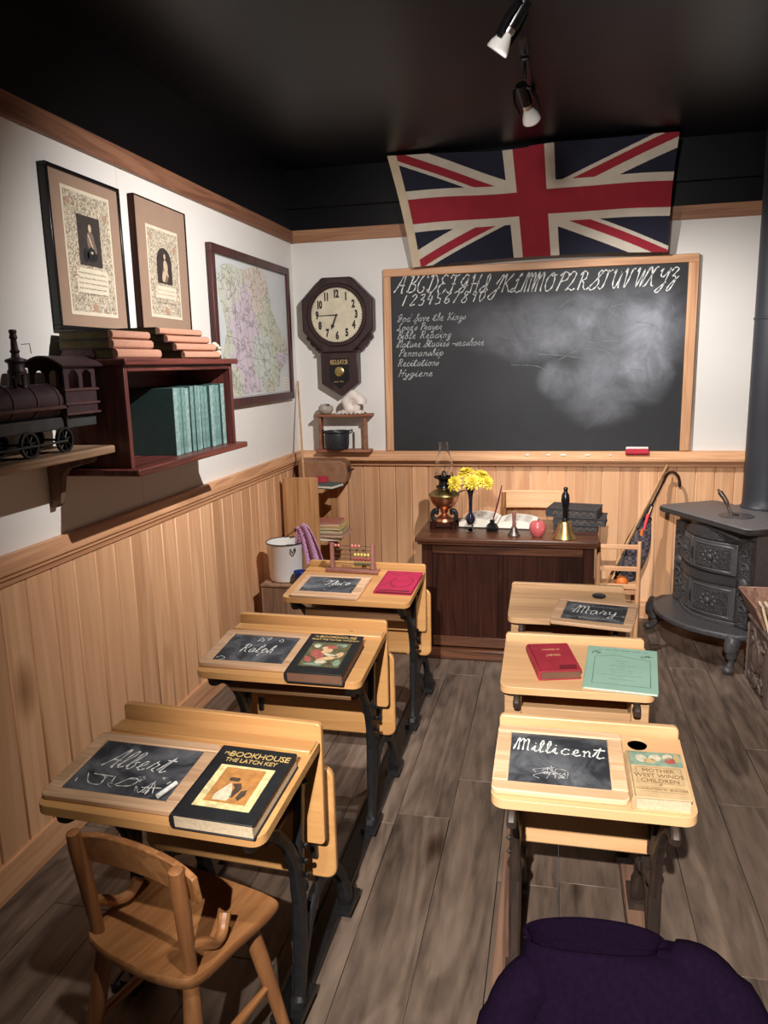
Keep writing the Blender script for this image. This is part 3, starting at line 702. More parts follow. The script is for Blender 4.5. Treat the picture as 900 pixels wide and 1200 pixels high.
# ------------------------------------------------------------------ school desks
DESKS = {}
def desktop_mesh(W, Dp, zf, zb, groove=True):
    """sloped top with rounded front corners, a round inkwell hole near the far right corner"""
    s = (zb-zf)/Dp
    out = rrect(-W/2, W/2, 0, Dp, .035, 6, (1, 1, 0, 0))
    return out, s
def make_desk(key, label, loc, rotz, W, Dp, dz, hp, wood_top, iron, style, hole, seatW, px, group):
    t = thing('school_desk', label, 'desk', loc, (0, 0, rotz), group=group)
    zf, zb = .65, .65+dz; s = dz/Dp
    DESKS[key] = (Vector(loc), rotz, s)
    shear = Matrix(((1, 0, 0, 0), (0, 1, 0, 0), (0, s, 1, 0), (0, 0, 0, 1)))
    th = .022
    hx, hy, hr = hole if hole else (0, 0, 0)
    out = rrect(-W/2, W/2, -.006, Dp, .03, 6, (1, 1, 0, 0))
    bm = bmesh.new()
    ov = [bm.verts.new((a, b, 0)) for a, b in out]; oe = [bm.edges.new((ov[i], ov[(i+1) % len(ov)])) for i in range(len(ov))]
    if hole and hr > 0:
        iv = [bm.verts.new((hx+hr*math.cos(2*PI*i/20), hy+hr*math.sin(2*PI*i/20), 0)) for i in range(20)]
        oe += [bm.edges.new((iv[i], iv[(i+1) % 20])) for i in range(20)]
    bmesh.ops.triangle_fill(bm, use_beauty=True, use_dissolve=False, edges=oe)
    if hole and hr > 0:
        kill = [f for f in bm.faces if (Vector((hx, hy, 0))-f.calc_center_median()).length < hr*.98 and all((v.co-Vector((hx, hy, 0))).length < hr*1.02 for v in f.verts)]
        bmesh.ops.delete(bm, geom=kill, context='FACES')
    ex = bmesh.ops.extrude_face_region(bm, geom=list(bm.faces))
    for v in [g for g in ex['geom'] if isinstance(g, bmesh.types.BMVert)]: v.co.z -= th
    for v in bm.verts: v.co.z += zf + s*max(v.co.y, 0)
    mb = M(); bm.verts.index_update()
    mb.add([v.co.copy() for v in bm.verts], [[v.index for v in f.verts] for f in bm.faces]); bm.free()
    mb.build('desktop', wood_top, t, bevel=.005, seg=3)
    # raised back board: stands up behind the top and runs down as the back rest of the seat ahead
    low = .415 if style == 'iron' else .50
    mb = M(); mb.prism(rrect(-W/2, W/2, low, zb+hp, .012, 4), Dp, Dp+.018, 'y', Matrix.Translation((0, 0, 0)) @ Matrix.Rotation(R(-1), 4, 'X'))
    mb.build('back_board', wood_top, t, bevel=.003)
    if style == 'iron':
        mb = M(); mb.prism([(-W/2+.004, .0), (W/2-.004, .0), (W/2-.004, .012), (-W/2+.004, .012)], Dp-.052, Dp, 'y', Matrix.Translation((0, 0, zb-.006-s*.02)))
        mb.build('pen_ledge', wood_top, t, bevel=.003)
    # book shelf under the top
    sw = px-.008
    mb = M()
    if key == 'millicent': mb.box(-sw, sw, .10, Dp-.01, .598, .608); mb.box(-sw, sw, Dp-.022, Dp-.001, .598, .64)
    else:
        ys_ = .13 if style == 'iron' else .05
        mb.box(-sw, sw, ys_, Dp-.01, .528, .540); mb.box(-sw, sw, Dp-.022, Dp-.001, .528, .62); mb.box(-sw, sw, ys_, ys_+.012, .54, .565)
    mb.build('book_shelf', 'shelf_shaded' if style == 'iron' else 'desk_wood_old', t, bevel=.002)
    # folded seat hanging behind
    sy = Dp+.062
    mb = M(); mb.prism(rrect(-seatW/2, seatW/2, .275 if style == 'iron' else .325, .585 if style == 'iron' else .59, .03, 5), sy, sy+.02, 'y')
    st = mb.build('folding_seat', 'desk_wood' if style == 'iron' else 'desk_wood_pale', t, bevel=.005, seg=2)
    k = .26 if style == 'iron' else .215
    for sx in (-1, 1):
        X = sx*px; mb = M(); sd = (1, 0, 0)
        def bar(pts, r, flat): mb.tube(catmull(pts, 6), r, 10, flat, side=sd, power=.6)
        bar([(X, k-.03, .03), (X, k-.008, .1), (X, k+.006, .25), (X, k+.01, .40), (X, k+.03, .52), (X, k+.045, zf-.022+s*.2)], [.026, .018, .02, .017, .015, .018], .8)
        bar([(X, k+.006, .30), (X, k-.02, .43), (X, k-.09, .53), (X, k-.16, .58), (X, k-.225, .60), (X, .02, zf-.026)], [.018, .016, .014, .012, .013, .012], .8)
        bar([(X, k+.0, .12), (X, k+.05, .20), (X, k+.13, .25), (X, k+.22, .235), (X, k+.30, .16), (X, k+.345, .03)], [.016, .017, .016, .018, .017, .024], .8)
        bar([(X, k+.2, .24), (X, k+.175, .32), (X, k+.13, .42), (X, k+.125, .52)], [.02, .016, .014, .014], .8)
        bar([(X, .015, zf-.026), (X, .15, zf-.026+s*.15), (X, Dp-.01, zf-.026+s*Dp)], [.009, .011, .009], 1.6)
        bar([(X, k+.12, .56), (X, k+.125, .50), (X, Dp+.05, .45), (X, Dp+.055, .34)], [.012, .013, .012, .01], .9)
        mb.box(X-.024, X+.024, k-.075, k+.035, .024, .044); mb.box(X-.024, X+.024, k+.30, k+.40, .024, .044)
        mb.ball((X, k+.02, .33), .022, 6); mb.ball((X, k+.2, .245), .026, 6)
        p = mb.build('pedestal', iron, t, bevel=0)
        for (yy, zz) in ((k+.035, .60), (k+.02, .44), (k+.018, .40), (k+.022, .36)): M().ball((X+sx*.017, yy, zz), .007, 5).build('bolt_head', 'steel' if style != 'iron' else 'black_gloss', p)
    if hole:
        if key in ('ralph', 'mary'):
            mb = M(); mb.lathe([(0, -.012), (hr-.001, -.012), (hr-.001, .001), (hr+.004, .002), (hr+.003, .005), (hr-.004, .006), (0, .0065)], n=24, T=Matrix.Translation((hx, hy, zf+s*hy)) @ Matrix.Rotation(math.atan(s), 4, 'X'))
            mb.build('inkwell_lid', 'black_gloss', t)
        else:
            mb = M(); mb.lathe([(hr*.98, -.002), (hr*.98, -.045), (0, -.047)], n=20, c=(hx, hy, zf+s*hy))
            mb.lathe([(hr*1.0, -.002), (hr*1.0, -.049), (0, -.050)], n=20, c=(hx, hy, zf+s*hy)); mb.build('inkwell_cup', 'dark_oak', t)
    if style == 'wood' and key != 'millicent':
        for sx in (-1, 1):
            M().box(sx*(W/2-.036)-.024, sx*(W/2-.036)+.024, .03, Dp-.002, .535, .632).build('side_cleat', 'desk_wood_old', t, bevel=.003)
    return t
L_ = 'iron-legged desk in the left row'
g1, g2 = 'iron-legged school desks of the left row', 'wooden school desks of the right row'
make_desk('albert', 'nearest desk of the left row, with a slate and a large black picture book', (.790, 1.277, 0), R(-3), .537, .325, .037, .046, 'desk_wood', 'black_iron', 'iron', (.158, .285, .024), .55, .222, g1)
make_desk('ralph', 'middle iron-legged desk of the left row, with black inkwell lid and dark picture book', (.800, 2.024, 0), R(-.7), .530, .337, .034, .040, 'desk_wood', 'black_iron', 'iron', (.150, .300, .023), .55, .222, g1)
make_desk('true', 'rear iron-legged desk of the left row, with an abacus and a crimson book on top', (.804, 2.782, 0), R(-1.2), .528, .337, .033, .035, 'desk_wood', 'black_iron', 'iron', None, .55, .222, g1)
make_desk('millicent', 'nearest desk of the right row, pale top with a wood-framed slate and a tan book', (1.697, 1.489, 0), R(0), .421, .271, .031, .027, 'desk_wood_pale', 'brown_iron', 'wood', (.112, .236, .022), .375, .165, g2)
make_desk('red', 'middle desk of the right row with a red book and a pale green booklet', (1.680, 2.068, 0), R(.2), .427, .282, .030, .028, 'desk_wood_pale', 'brown_iron', 'wood', None, .375, .165, g2)
make_desk('mary', 'rear desk of the right row, with a slate slanting over its right edge', (1.667, 2.674, 0), R(0), .430, .269, .027, .026, 'desk_wood_old', 'brown_iron', 'wood', (.118, .222, .022), .375, .165, g2)
# floor runners the desks are screwed to
for nm, x0, x1, y0, y1, z1, mt, lb in (('desk_runner', .968, 1.028, 1.455, 3.56, .024, 'black_iron', 'long black floor runner under the left desk row, beside the aisle'),
                            ('desk_runner', .530, .590, 1.475, 3.56, .024, 'black_iron', 'black floor runner under the left desk row, nearer the wainscot'),
                            ('desk_runner', 1.475, 1.530, 1.60, 3.40, .024, 'runner_wood', 'brown wooden floor runner under the right desk row, beside the aisle'),
                            ('desk_runner', 1.832, 1.885, 1.60, 3.40, .024, 'runner_wood', 'brown wooden floor runner under the right desk row, nearer the stove')):
    mb = M(); mb.box(x0, x1, y0, y1, 0, z1)
    o = mb.build(nm, mt, bevel=.005); tag(o, lb, 'floor runner', 'desk runners')
    if mt == 'black_iron':
        M().box(x0-.004, x0+.004, y0, y1, 0, z1+.004).build('edge_lip', mt, o, bevel=.001); M().box(x1-.004, x1+.004, y0, y1, 0, z1+.004).build('edge_lip', mt, o, bevel=.001)

def on_desk(key, lx, ly, lift=0.0):
    p, rz, s = DESKS[key]; ca, sa = math.cos(rz), math.sin(rz)
    return Vector((p.x+ca*lx-sa*ly, p.y+sa*lx+ca*ly, .65+s*ly+lift+.0006)), rz, math.atan(s)
def slate_thing(key, lx, ly, w, h, rot, label, frame, chalk_fn, fw=(.034, .034, .03, .03), lift=0):
    """slate centred at (lx, ly) of its desk; fw = frame widths left, right, near, far"""
    loc, rz, sl_ = on_desk(key, lx, ly, lift)
    t = thing('writing_slate', label, 'slate', loc, (sl_, 0, rz+rot), 'writing slates on the desks')
    a, b, c, d = fw
    M().box(-w/2+a-.004, w/2-b+.004, -h/2+c-.004, h/2-d+.004, .003, .010).build('slate_panel', 'slate', t)
    th = .014
    M().prism(rrect(-w/2, w/2, -h/2, -h/2+c, .014, 4, (1, 1, 0, 0)), 0, th).build('frame_rail', frame, t, bevel=.003)
    M().prism(rrect(-w/2, w/2, h/2-d, h/2, .014, 4, (0, 0, 1, 1)), 0, th).build('frame_rail', frame, t, bevel=.003)
    M().box(-w/2, -w/2+a, -h/2+c, h/2-d, .0, th).build('frame_stile', frame, t, bevel=.003)
    M().box(w/2-b, w/2, -h/2+c, h/2-d, 0, th).build('frame_stile', frame, t, bevel=.003)
    mb = M(); chalk_fn(mb, lambda x, y: (x, y, .0104))
    if mb.f: mb.build('chalk_writing', 'chalk', t, smooth=0)
    return t
def scrib(mb, to3, seed, n, x0, x1, y0, y1, w=.0016, amp=.012):
    rn = random.Random(seed)
    for _ in range(n):
        cx, cy = rn.uniform(x0, x1), rn.uniform(y0, y1)
        pts = catmull([Vector((cx+rn.uniform(-amp, amp), cy+rn.uniform(-amp, amp), 0)) for _ in range(4)], 5)
        ribbon(mb, [(p.x, p.y) for p in pts], w, to3)
def c_albert(mb, f):
    write(mb, 'Albert', -.088, .000, .062, .0034, f, width=.165, slant=.3)
    for st in ([(-.10, -.03), (-.08, -.06), (-.05, -.062), (-.055, -.035), (-.085, -.03)], [(-.07, -.03), (-.035, -.032)], [(-.05, -.03), (-.05, -.055)], [(-.03, -.03), (-.028, -.05)], [(-.015, -.058), (.01, -.03), (.03, -.035), (.02, -.055), (-.01, -.06)],
               [(.055, -.07), (.07, -.035), (.085, -.07)], [(.05, -.055), (.095, -.05)], [(.07, -.03), (.07, -.075)], [(.10, -.035), (.105, -.025)], [(-.115, -.05), (-.112, -.062)]):
        ribbon(mb, [(p.x, p.y) for p in catmull([Vector((a, b, 0)) for a, b in st], 5)], .0022, f)
    scrib(mb, f, 5, 7, -.09, .09, -.07, -.02, .0012)
slate_thing('albert', -.105, .134, .325, .240, R(1), 'wood-framed slate with a chalk stick and two scrawled lines, on the nearest left-row desk', 'slate_frame_wood', c_albert)
lc, rz, sl_ = on_desk('albert', .012, .075, .0165)
d_ = Vector((math.cos(R(68)), math.sin(R(68)), .1))
o = M().tube([(-d_*.026), (d_*.026)], [.0056, .0050], 12).build('chalk_stick', 'chalk', loc=(lc.x, lc.y, lc.z+.0005))
tag(o, 'white chalk stick lying on the slate of the front left desk', 'chalk')
def c_ralph(mb, f):
    write(mb, 'Ralph', -.058, -.024, .052, .003, f, width=.115, slant=.25)
    for st in ([(-.02, .05), (-.01, .075), (0, .052), (-.018, .06)], [(.005, .075), (.02, .08), (.012, .06)], [(.05, .062), (.06, .075), (.066, .06), (.055, .055)], [(-.11, -.075), (-.095, -.062), (-.08, -.075), (-.095, -.088)]):
        ribbon(mb, [(p.x, p.y) for p in catmull([Vector((a, b, 0)) for a, b in st], 5)], .0022, f)
slate_thing('ralph', -.115, .143, .300, .243, R(0), 'wood-framed slate on the middle left-row desk, name chalked under small doodles', 'slate_frame_wood', c_ralph)
def c_true(mb, f):
    write(mb, 'Thu', -.035, .010, .044, .0032, f, width=.075, slant=.2); write(mb, 'o', .052, .012, .05, .0032, f, width=.02)
    write(mb, '-', .09, .02, .04, .002, f); scrib(mb, f, 8, 6, -.08, .1, -.06, .05, .001)
slate_thing('true', -.085, .114, .288, .240, R(0), 'wood-framed slate on the rear left-row desk, in front of the abacus', 'slate_frame_wood', c_true, (.024, .04, .045, .03))
def c_mill(mb, f):
    for ch_, xa, w in (('M', -.103, .040), ('i', -.062, .016), ('l', -.046, .014), ('l', -.030, .014), ('i', -.016, .016), ('c', .002, .024), ('e', .028, .024), ('n', .052, .022), ('t', .074, .030)):
        write(mb, ch_, xa, .030-.05*(xa+.1), .044, .0042, f, width=w, slant=.1)
    scrib(mb, f, 4, 8, -.07, .07, -.06, -.02, .001, .02)
slate_thing('millicent', -.067, .132, .286, .247, R(0), 'pale wood-framed slate with one bold chalked name on the nearest right-row desk', 'slate_frame_pale', c_mill, (.034, .034, .034, .026))
def c_mary(mb, f):
    write(mb, 'Mary', -.075, -.012, .062, .0034, f, width=.15, slant=.1)
    for i, y in enumerate((.052, -.045, -.056)): squiggles(mb, -.09, .09, y, .006, .0012, f, 20+i, 6)
    scrib(mb, f, 14, 8, -.1, .1, -.05, .04, .001)
slate_thing('mary', .092, .018, .282, .225, R(-11), 'chalked slate overhanging the right edge of the rear right-row desk', 'slate_frame_wood', c_mary, (.034, .034, .034, .03), .012)

# ---- books lying on the desks
def book(name, label, loc, rot, w, h, t, cover, pages, group=None, hard=.0035, spine='left'):
    """closed book lying flat, spine on the left (-x), h along y"""
    b = thing(name, label, 'book', loc, rot, group)
    o = .0035
    mb = M(); mb.prism(rrect(-w/2, w/2, -h/2, h/2, .004, 2), t-hard, t); mb.prism(rrect(-w/2, w/2, -h/2, h/2, .004, 2), 0, hard)
    k = hard*1.2
    sp = [(-w/2-.001, 0), (-w/2+k, 0), (-w/2+k, t), (-w/2-.001, t), (-w/2-.005, t*.8), (-w/2-.0065, t*.5), (-w/2-.005, t*.2)]
    mb.prism(sp, -h/2, h/2, 'y'); mb.build('cover', cover, b, bevel=.0008, seg=1)
    mb = M(); mb.box(-w/2+k*.9, w/2-o, -h/2+o, h/2-o, hard*.9, t-hard*.9); mb.build('page_block', pages, b)
    return b
loc, rz, sl_ = on_desk('albert', .166, .106)
b = book('picture_book', 'black picture book with a framed doorway scene on its cover, on the nearest left-row desk', loc, (sl_, 0, rz), .181, .240, .036, 'black_cover', 'page_edge')
M().box(-.062, .066, -.085, .052, .0362, .0368).build('cover_border', 'picture_frame_cream', b)
M().box(-.045, .049, -.068, .044, .0366, .0372).build('cover_picture', 'picture_door', b)
mb = M(); z = .0374
mb.prism([(-.028, -.062), (.004, -.062), (.008, -.045), (-.002, -.02), (-.010, -.005), (-.018, -.02), (-.03, -.045)], z, z+.0003)
mb.build('cover_figure', 'picture_pale', b)
M().prism([(-.006, -.008), (.012, -.004), (.02, -.02), (.012, -.05), (.004, -.05), (.004, -.02)], z, z+.0003).build('cover_figure', 'picture_shade', b)
mb = M(); mb.prism([(.022, -.028), (.034, -.022), (.036, -.04), (.028, -.058), (.02, -.05)], z, z+.0003).build('cover_figure', 'picture_shade', b)
mb = M(); mb.prism(rrect(-.02, .004, .0, .012, .004, 3), z, z+.0003); mb.build('cover_figure', 'picture_shade', b)
mb = M()
type_mesh('BOOKHOUSE', .026, Matrix.Translation((.012, .090, z)), mb, .9, .98); type_mesh('My', .013, Matrix.Translation((-.066, .092, z)), mb)
type_mesh('THE LATCH KEY', .0185, Matrix.Translation((.0, .069, z)), mb, .95, .95); mb.build('cover_lettering', 'gold_leaf', b, smooth=0)
loc, rz, sl_ = on_desk('ralph', .133, .096)
b = book('picture_book', 'dark book with a painted woodland scene on its cover, on the middle left-row desk', loc, (sl_, 0, rz), .176, .255, .036, 'black_cover', 'brown_book')
M().box(-.062, .064, -.088, .070, .0362, .0368).build('cover_picture', 'picture_olive', b)
def patches(b, z, specs):
    for mt, polys in specs:
        for cx_, cy_, rx, ry, rot in polys:
            mb = M(); mb.prism([(cx_+rx*math.cos(a)*math.cos(rot)-ry*math.sin(a)*math.sin(rot), cy_+rx*math.cos(a)*math.sin(rot)+ry*math.sin(a)*math.cos(rot)) for a in [2*PI*i/9+.3*math.sin(i*2.1) for i in range(9)]], z, z+.0003)
            mb.build('cover_picture', mt, b, smooth=0)
patches(b, .0370, [('picture_rose', [(-.025, -.01, .022, .034, .5), (.01, .04, .03, .012, .2), (-.045, -.045, .012, .02, .4)]), ('picture_green', [(-.04, .045, .014, .014, 0), (.035, .05, .02, .012, .3), (.05, -.06, .012, .02, 0), (-.02, -.075, .03, .008, 0)])])
patches(b, .0373, [('picture_flesh', [(.0, .012, .02, .014, .6), (.012, -.035, .035, .012, .5), (.045, -.01, .012, .02, -.3), (-.012, .03, .01, .01, 0)]), ('picture_pale', [(-.04, .04, .01, .012, .4), (.02, -.015, .03, .008, -.3), (.0, -.06, .02, .01, .1)])])
mb = M(); z = .0374
type_mesh('BOOKHOUSE', .022, Matrix.Translation((.008, .106, z)), mb, .9, .98); type_mesh('My', .011, Matrix.Translation((-.062, .106, z)), mb)
type_mesh('FROM THE TOWER WINDOW', .0125, Matrix.Translation((.004, .087, z)), mb, .95, .95); mb.build('cover_lettering', 'gold_leaf', b, smooth=0)
loc, rz, sl_ = on_desk('true', .186, .186)
b = book('book', 'thin crimson book with a dark circle on its cover, on the rear left-row desk', loc, (sl_, 0, rz+R(-1.5)), .152, .225, .014, 'crimson_cover', 'crimson_dark')
mb = M(); ribbon(mb, [(.012+.045*math.cos(a), -.005+.06*math.sin(a)) for a in [2.4+5.2*i/24 for i in range(25)]], .0035, lambda x, y: (x, y, .0144))
ribbon(mb, [(-.07, -.06), (-.04, -.03), (-.02, -.05), (.0, -.085)], .002, lambda x, y: (x, y, .0144)); ribbon(mb, [(-.06, .09), (-.02, .06), (.03, .085), (.06, .06)], .002, lambda x, y: (x, y, .0144))
ribbon(mb, [(-.066, -.104), (.066, -.104)], .012, lambda x, y: (x, y, .0143)); mb.build('cover_ornament', 'crimson_dark', b, smooth=0)
loc, rz, sl_ = on_desk('millicent', .139, .082)
b = book('story_book', 'worn tan book with a pale green picture band, on the nearest right-row desk', loc, (sl_, 0, rz+R(1)), .114, .160, .034, 'tan_cover', 'page_edge')
M().box(-.054, .055, .028, .077, .0342, .0346).build('cover_picture', 'picture_green', b)
patches(b, .0347, [('picture_pale', [(-.03, .052, .012, .014, .3), (.0, .056, .014, .012, 0), (.026, .062, .012, .01, .5)]), ('picture_rose', [(.03, .048, .012, .012, .4)]), ('cover_gold', [(-.012, .045, .014, .008, .2), (.045, .06, .006, .016, 0)])])
mb = M(); z = .0344
for tx, y, s_ in (('MOTHER', .010, .017), ('WEST WINDS', -.007, .017), ('CHILDREN', -.024, .017), ('THORNTON W. BURGESS', -.052, .0092)): type_mesh(tx, s_, Matrix.Translation((.0, y, z)), mb, .95)
type_mesh('*', .016, Matrix.Translation((0, -.040, z)), mb)
for x0, y0, x1, y1 in ((-.045, .022, .047, .022), (-.045, -.032, .047, -.032), (-.045, -.032, -.045, .022), (.047, -.032, .047, .022), (-.045, -.045, .047, -.045), (-.045, -.06, .047, -.06)): ribbon(mb, [(x0, y0), (x1, y1)], .0009, lambda x, y: (x, y, z))
mb.build('cover_lettering', 'tan_ink', b, smooth=0)
loc, rz, sl_ = on_desk('red', -.062, .134)
b = book('book', 'red cloth-bound book lying askew on the middle right-row desk', loc, (sl_, 0, rz+R(13.5)), .122, .172, .030, 'red_cover', 'brown_book')
mb = M(); z = .0304
for tx, y, s_ in (('THE STORY OF', .045, .008), ('JAPAN', .010, .015)): type_mesh(tx, s_, Matrix.Translation((0, y, z)), mb)
mb.build('cover_lettering', 'cover_gold', b, smooth=0)
mb = M(); mb.box(.0, .05, -.075, -.064, .0301, .0304); mb.box(.002, .052, -.06, -.052, .0301, .0304); squiggles(mb, -.05, .04, .066, .008, .0014, lambda x, y: (x, y, z), 9, 4); mb.build('cover_ornament', 'red_cover_dark', b, smooth=0)
loc, rz, sl_ = on_desk('red', .134, .128)
b = book('exercise_book', 'pale green paper booklet overhanging the right edge of the middle right-row desk', loc, (sl_, 0, rz+R(-6)), .197, .258, .008, 'sage_cover', 'page_white', hard=.001)
mb = M(); z = .0083; f3 = lambda x, y: (x, y, z)
for x0, y0, x1, y1 in ((-.08, .06, -.08, -.10), (.078, .06, .078, -.10), (-.08, -.10, .078, -.10), (-.08, .062, -.02, .078), (-.02, .078, .03, .066), (.03, .066, .078, .06), (-.09, .09, -.06, .11), (.05, .075, .085, .085)): ribbon(mb, [(x0, y0), (x1, y1)], .0013, f3)
squiggles(mb, -.05, .07, .108, .007, .0022, f3, 3, 5)
for i, (wd, y) in enumerate(((.018, .04), (.012, .026), (.035, .012), (.012, -.002), (.03, -.016), (.03, -.03), (.055, -.046), (.012, -.058), (.035, -.07))): squiggles(mb, -wd, wd, y, .005, .0013, f3, 40+i, 3)
scrib(mb, f3, 31, 5, -.085, -.06, .08, .115, .0015, .008); scrib(mb, f3, 33, 5, .05, .085, .075, .09, .0015, .008)
mb.build('cover_print', 'ink', b, smooth=0)

# ---- abacus on the rear left desk
loc, rz, sl_ = on_desk('true', -.047, .300)
ab = thing('abacus', 'wooden bead abacus standing at the back of the rear left-row desk', 'abacus', loc, (0, 0, rz+R(-2)))
M().box(-.120, .120, -.022, .022, 0, .014).build('base', 'abacus_wood', ab, bevel=.003)
for sx in (-.092, .092):
    M().prism(rrect(sx-.009, sx+.009, -.008, .008, .003, 2), .014, .128).build('post', 'abacus_wood', ab, bevel=.004)
for i, (zz, cols) in enumerate(((.116, 'pink'), (.098, 'black'), (.078, 'yellow'), (.058, 'red'), (.038, 'green'))):
    w_ = M().tube([(-.09, 0, zz), (.09, 0, zz)], .0014, 6).build('wire', 'pewter', ab)
    xs = ([-.076, -.062] + [.0+.015*k for k in range(3)]) if cols == 'pink' else ([-.07, -.05, -.01, .02, .05] if cols == 'black' else [.012+.0148*k for k in range(5)])
    for xx in xs:
        M().ball((xx, 0, zz), .0075 if cols != 'black' else .0055, 6, (.9, 1, 1)).build('bead', 'bead_'+cols, w_)

# ------------------------------------------------------------------ child chairs
def make_chair(label, loc, rotz, group):
    """low armless-looking child's chair; local +y is the front"""
    t = thing('child_chair', label, 'chair', loc, (0, 0, rotz), group)
    zs = .385
    seat = catmull([Vector(p+(0,)) for p in ((-.152, -.10), (-.10, -.133), (0, -.142), (.10, -.133), (.152, -.10), (.163, .02), (.172, .12), (.15, .148), (0, .152), (-.15, .148), (-.172, .12), (-.163, .02))], 4, True)
    def dish(p, z): return (p.x, p.y, z)
    mb = M(); n = len(seat); rings = []
    for k, (sc_, dz) in enumerate(((1, -.012), (1.0, 0), (.985, .004), (.8, .0), (.5, -.006), (.2, -.008))):
        rings.append([(p.x*sc_, p.y*sc_, zs+dz) for p in seat])
    vs = [v for r_ in rings for v in r_]+[(0, 0, zs-.0085)]
    fs = [(k*n+i, k*n+(i+1) % n, (k+1)*n+(i+1) % n, (k+1)*n+i) for k in range(5) for i in range(n)]+[(5*n+i, 5*n+(i+1) % n, 6*n) for i in range(n)]
    b0 = len(vs); vs += [(p.x*.95, p.y*.95, zs-.026) for p in seat]
    fs += [((i+1) % n, i, b0+i, b0+(i+1) % n) for i in range(n)]+[[b0+i for i in range(n)][::-1]]
    mb.add(vs, fs); mb.build('seat', 'chair_wood', t, smooth=50)
    for sx, sy in ((-1, -1), (1, -1), (-1, 1), (1, 1)):
        top = Vector((sx*.118, sy*.092, zs-.02)); bot = Vector((sx*.165, sy*.150+(.01 if sy > 0 else 0), 0))
        M().tube([top.lerp(bot, k/8) for k in range(9)], [.0155, .018, .0195, .019, .0175, .0165, .0155, .0145, .013], 14).build('leg', 'chair_wood_upright', t)
    def onleg(sx, sy, f): return Vector((sx*.118, sy*.092, zs-.02)).lerp(Vector((sx*.165, sy*.155, 0)), f)
    for sx in (-1, 1): M().tube([onleg(sx, -1, .52).lerp(onleg(sx, 1, .52), k/6) for k in range(7)], [.007, .009, .0105, .011, .0105, .009, .007], 10).build('stretcher', 'chair_wood', t)
    M().tube([onleg(-1, -1, .66).lerp(onleg(1, -1, .66), k/6) for k in range(7)], [.007, .009, .0105, .011, .0105, .009, .007], 10).build('stretcher', 'chair_wood', t)
    for sx in (-1, 1):
        M().tube([(sx*.128, -.098, zs-.01), (sx*.131, -.106, zs+.06), (sx*.135, -.115, zs+.15), (sx*.138, -.124, zs+.215), (sx*.139, -.128, zs+.250), (sx*.139, -.1285, zs+.254)], [.0125, .015, .017, .0165, .014, .006], 14).build('back_post', 'chair_wood_upright', t)
        M().tube(catmull([(sx*.132, -.105, zs+.068), (sx*.143, -.072, zs+.052), (sx*.142, -.038, zs+.026), (sx*.132, -.006, zs+.024), (sx*.124, .016, zs+.050)], 5), [.012, .012, .011, .012, .013], 10).build('arm_scroll', 'chair_wood', t)
    def slat(u, v):
        xx = -.150+.318*u; bow = .016*(1-(2*u-1)**2)
        return (xx, -.106+bow-.012*v, zs+.170+(.074-.014*abs(2*u-1)**4)*v)
    M().grid(slat, 20, 4, .014).build('back_rail', 'chair_wood', t, bevel=.003)
    return t
ch1 = make_chair('brown wooden child chair drawn up to the front left desk', (.822, 1.318, 0), R(-15), 'child chairs at the front desks')

# ------------------------------------------------------------------ teacher's desk
td = thing('teacher_desk', 'dark oak pedestal desk below the blackboard, crowded with lamp, books and bells', 'desk')
DT = .675
X0, X1, Y0, Y1 = .935, 1.815, 3.842, 4.31
M().prism(rrect(.905, 1.842, 3.795, 4.335, .012, 4), DT-.026, DT).build('desk_top', 'dark_oak_long', td, bevel=.008, seg=3)
M().box(.918, 1.829, 3.812, 4.325, DT-.042, DT-.026).build('top_moulding', 'dark_oak_long', td, bevel=.004)
mb = M(); mb.box(X0+.02, X1-.02, Y0+.012, Y1, .07, DT-.042); mb.build('carcass', 'dark_oak', td)
M().box(X0, X0+.055, Y0, Y0+.03, .06, DT-.042).build('front_stile', 'dark_oak', td, bevel=.004)
M().box(X1-.055, X1, Y0, Y0+.03, .06, DT-.042).build('front_stile', 'dark_oak', td, bevel=.004)
M().box(X0+.40, X0+.425, Y0+.004, Y0+.03, .1, DT-.09).build('front_stile', 'dark_oak', td, bevel=.003)
M().box(X0+.055, X1-.055, Y0+.002, Y0+.03, DT-.095, DT-.042).build('front_rail', 'dark_oak_long', td, bevel=.003)
M().box(X0+.055, X1-.055, Y0+.002, Y0+.03, .07, .125).build('front_rail', 'dark_oak_long', td, bevel=.003)
for xa, xb in ((X0+.055, X0+.40), (X0+.425, X1-.055)): M().box(xa, xb, Y0+.009, Y0+.016, .12, DT-.09).build('front_panel', 'dark_oak', td, bevel=.003)
for sx in (X0, X1-.02): M().box(sx, sx+.02, Y0+.03, Y1, .06, DT-.042).build('side_panel', 'dark_oak', td, bevel=.003)
M().prism([(X0-.012, Y0-.016), (X1+.012, Y0-.016), (X1+.012, Y1), (X0-.012, Y1)], 0, .06).build('plinth', 'dark_oak_long', td, bevel=.008)

# oil lamp
lp = thing('oil_lamp', 'copper and brass oil lamp with clear glass chimney on the dark desk', 'lamp', (1.025, 4.07, DT))
mb = M(); mb.box(-.058, .058, -.058, .058, .006, .03)
mb.build('base_block', 'dark_oak', lp, bevel=.004)
for sx in (-1, 1):
    for sy in (-1, 1): M().lathe([(.016, 0), (.018, .006), (.015, .03), (.018, .036), (.012, .04)], c=(sx*.056, sy*.056, 0), n=12).build('base_foot', 'dark_oak', lp)
M().lathe([(.052, .03), (.054, .036), (.048, .05), (.026, .062), (.014, .076), (.018, .082), (.024, .092), (.02, .098)], n=28).build('pedestal', 'copper', lp)
for sx in (-1, 1):
    M().tube(catmull([(sx*.05, 0, .03), (sx*.066, 0, .06), (sx*.058, 0, .088), (sx*.04, 0, .092), (sx*.046, 0, .070)], 5), .012, 10).build('scroll_foot', 'black_iron', lp)
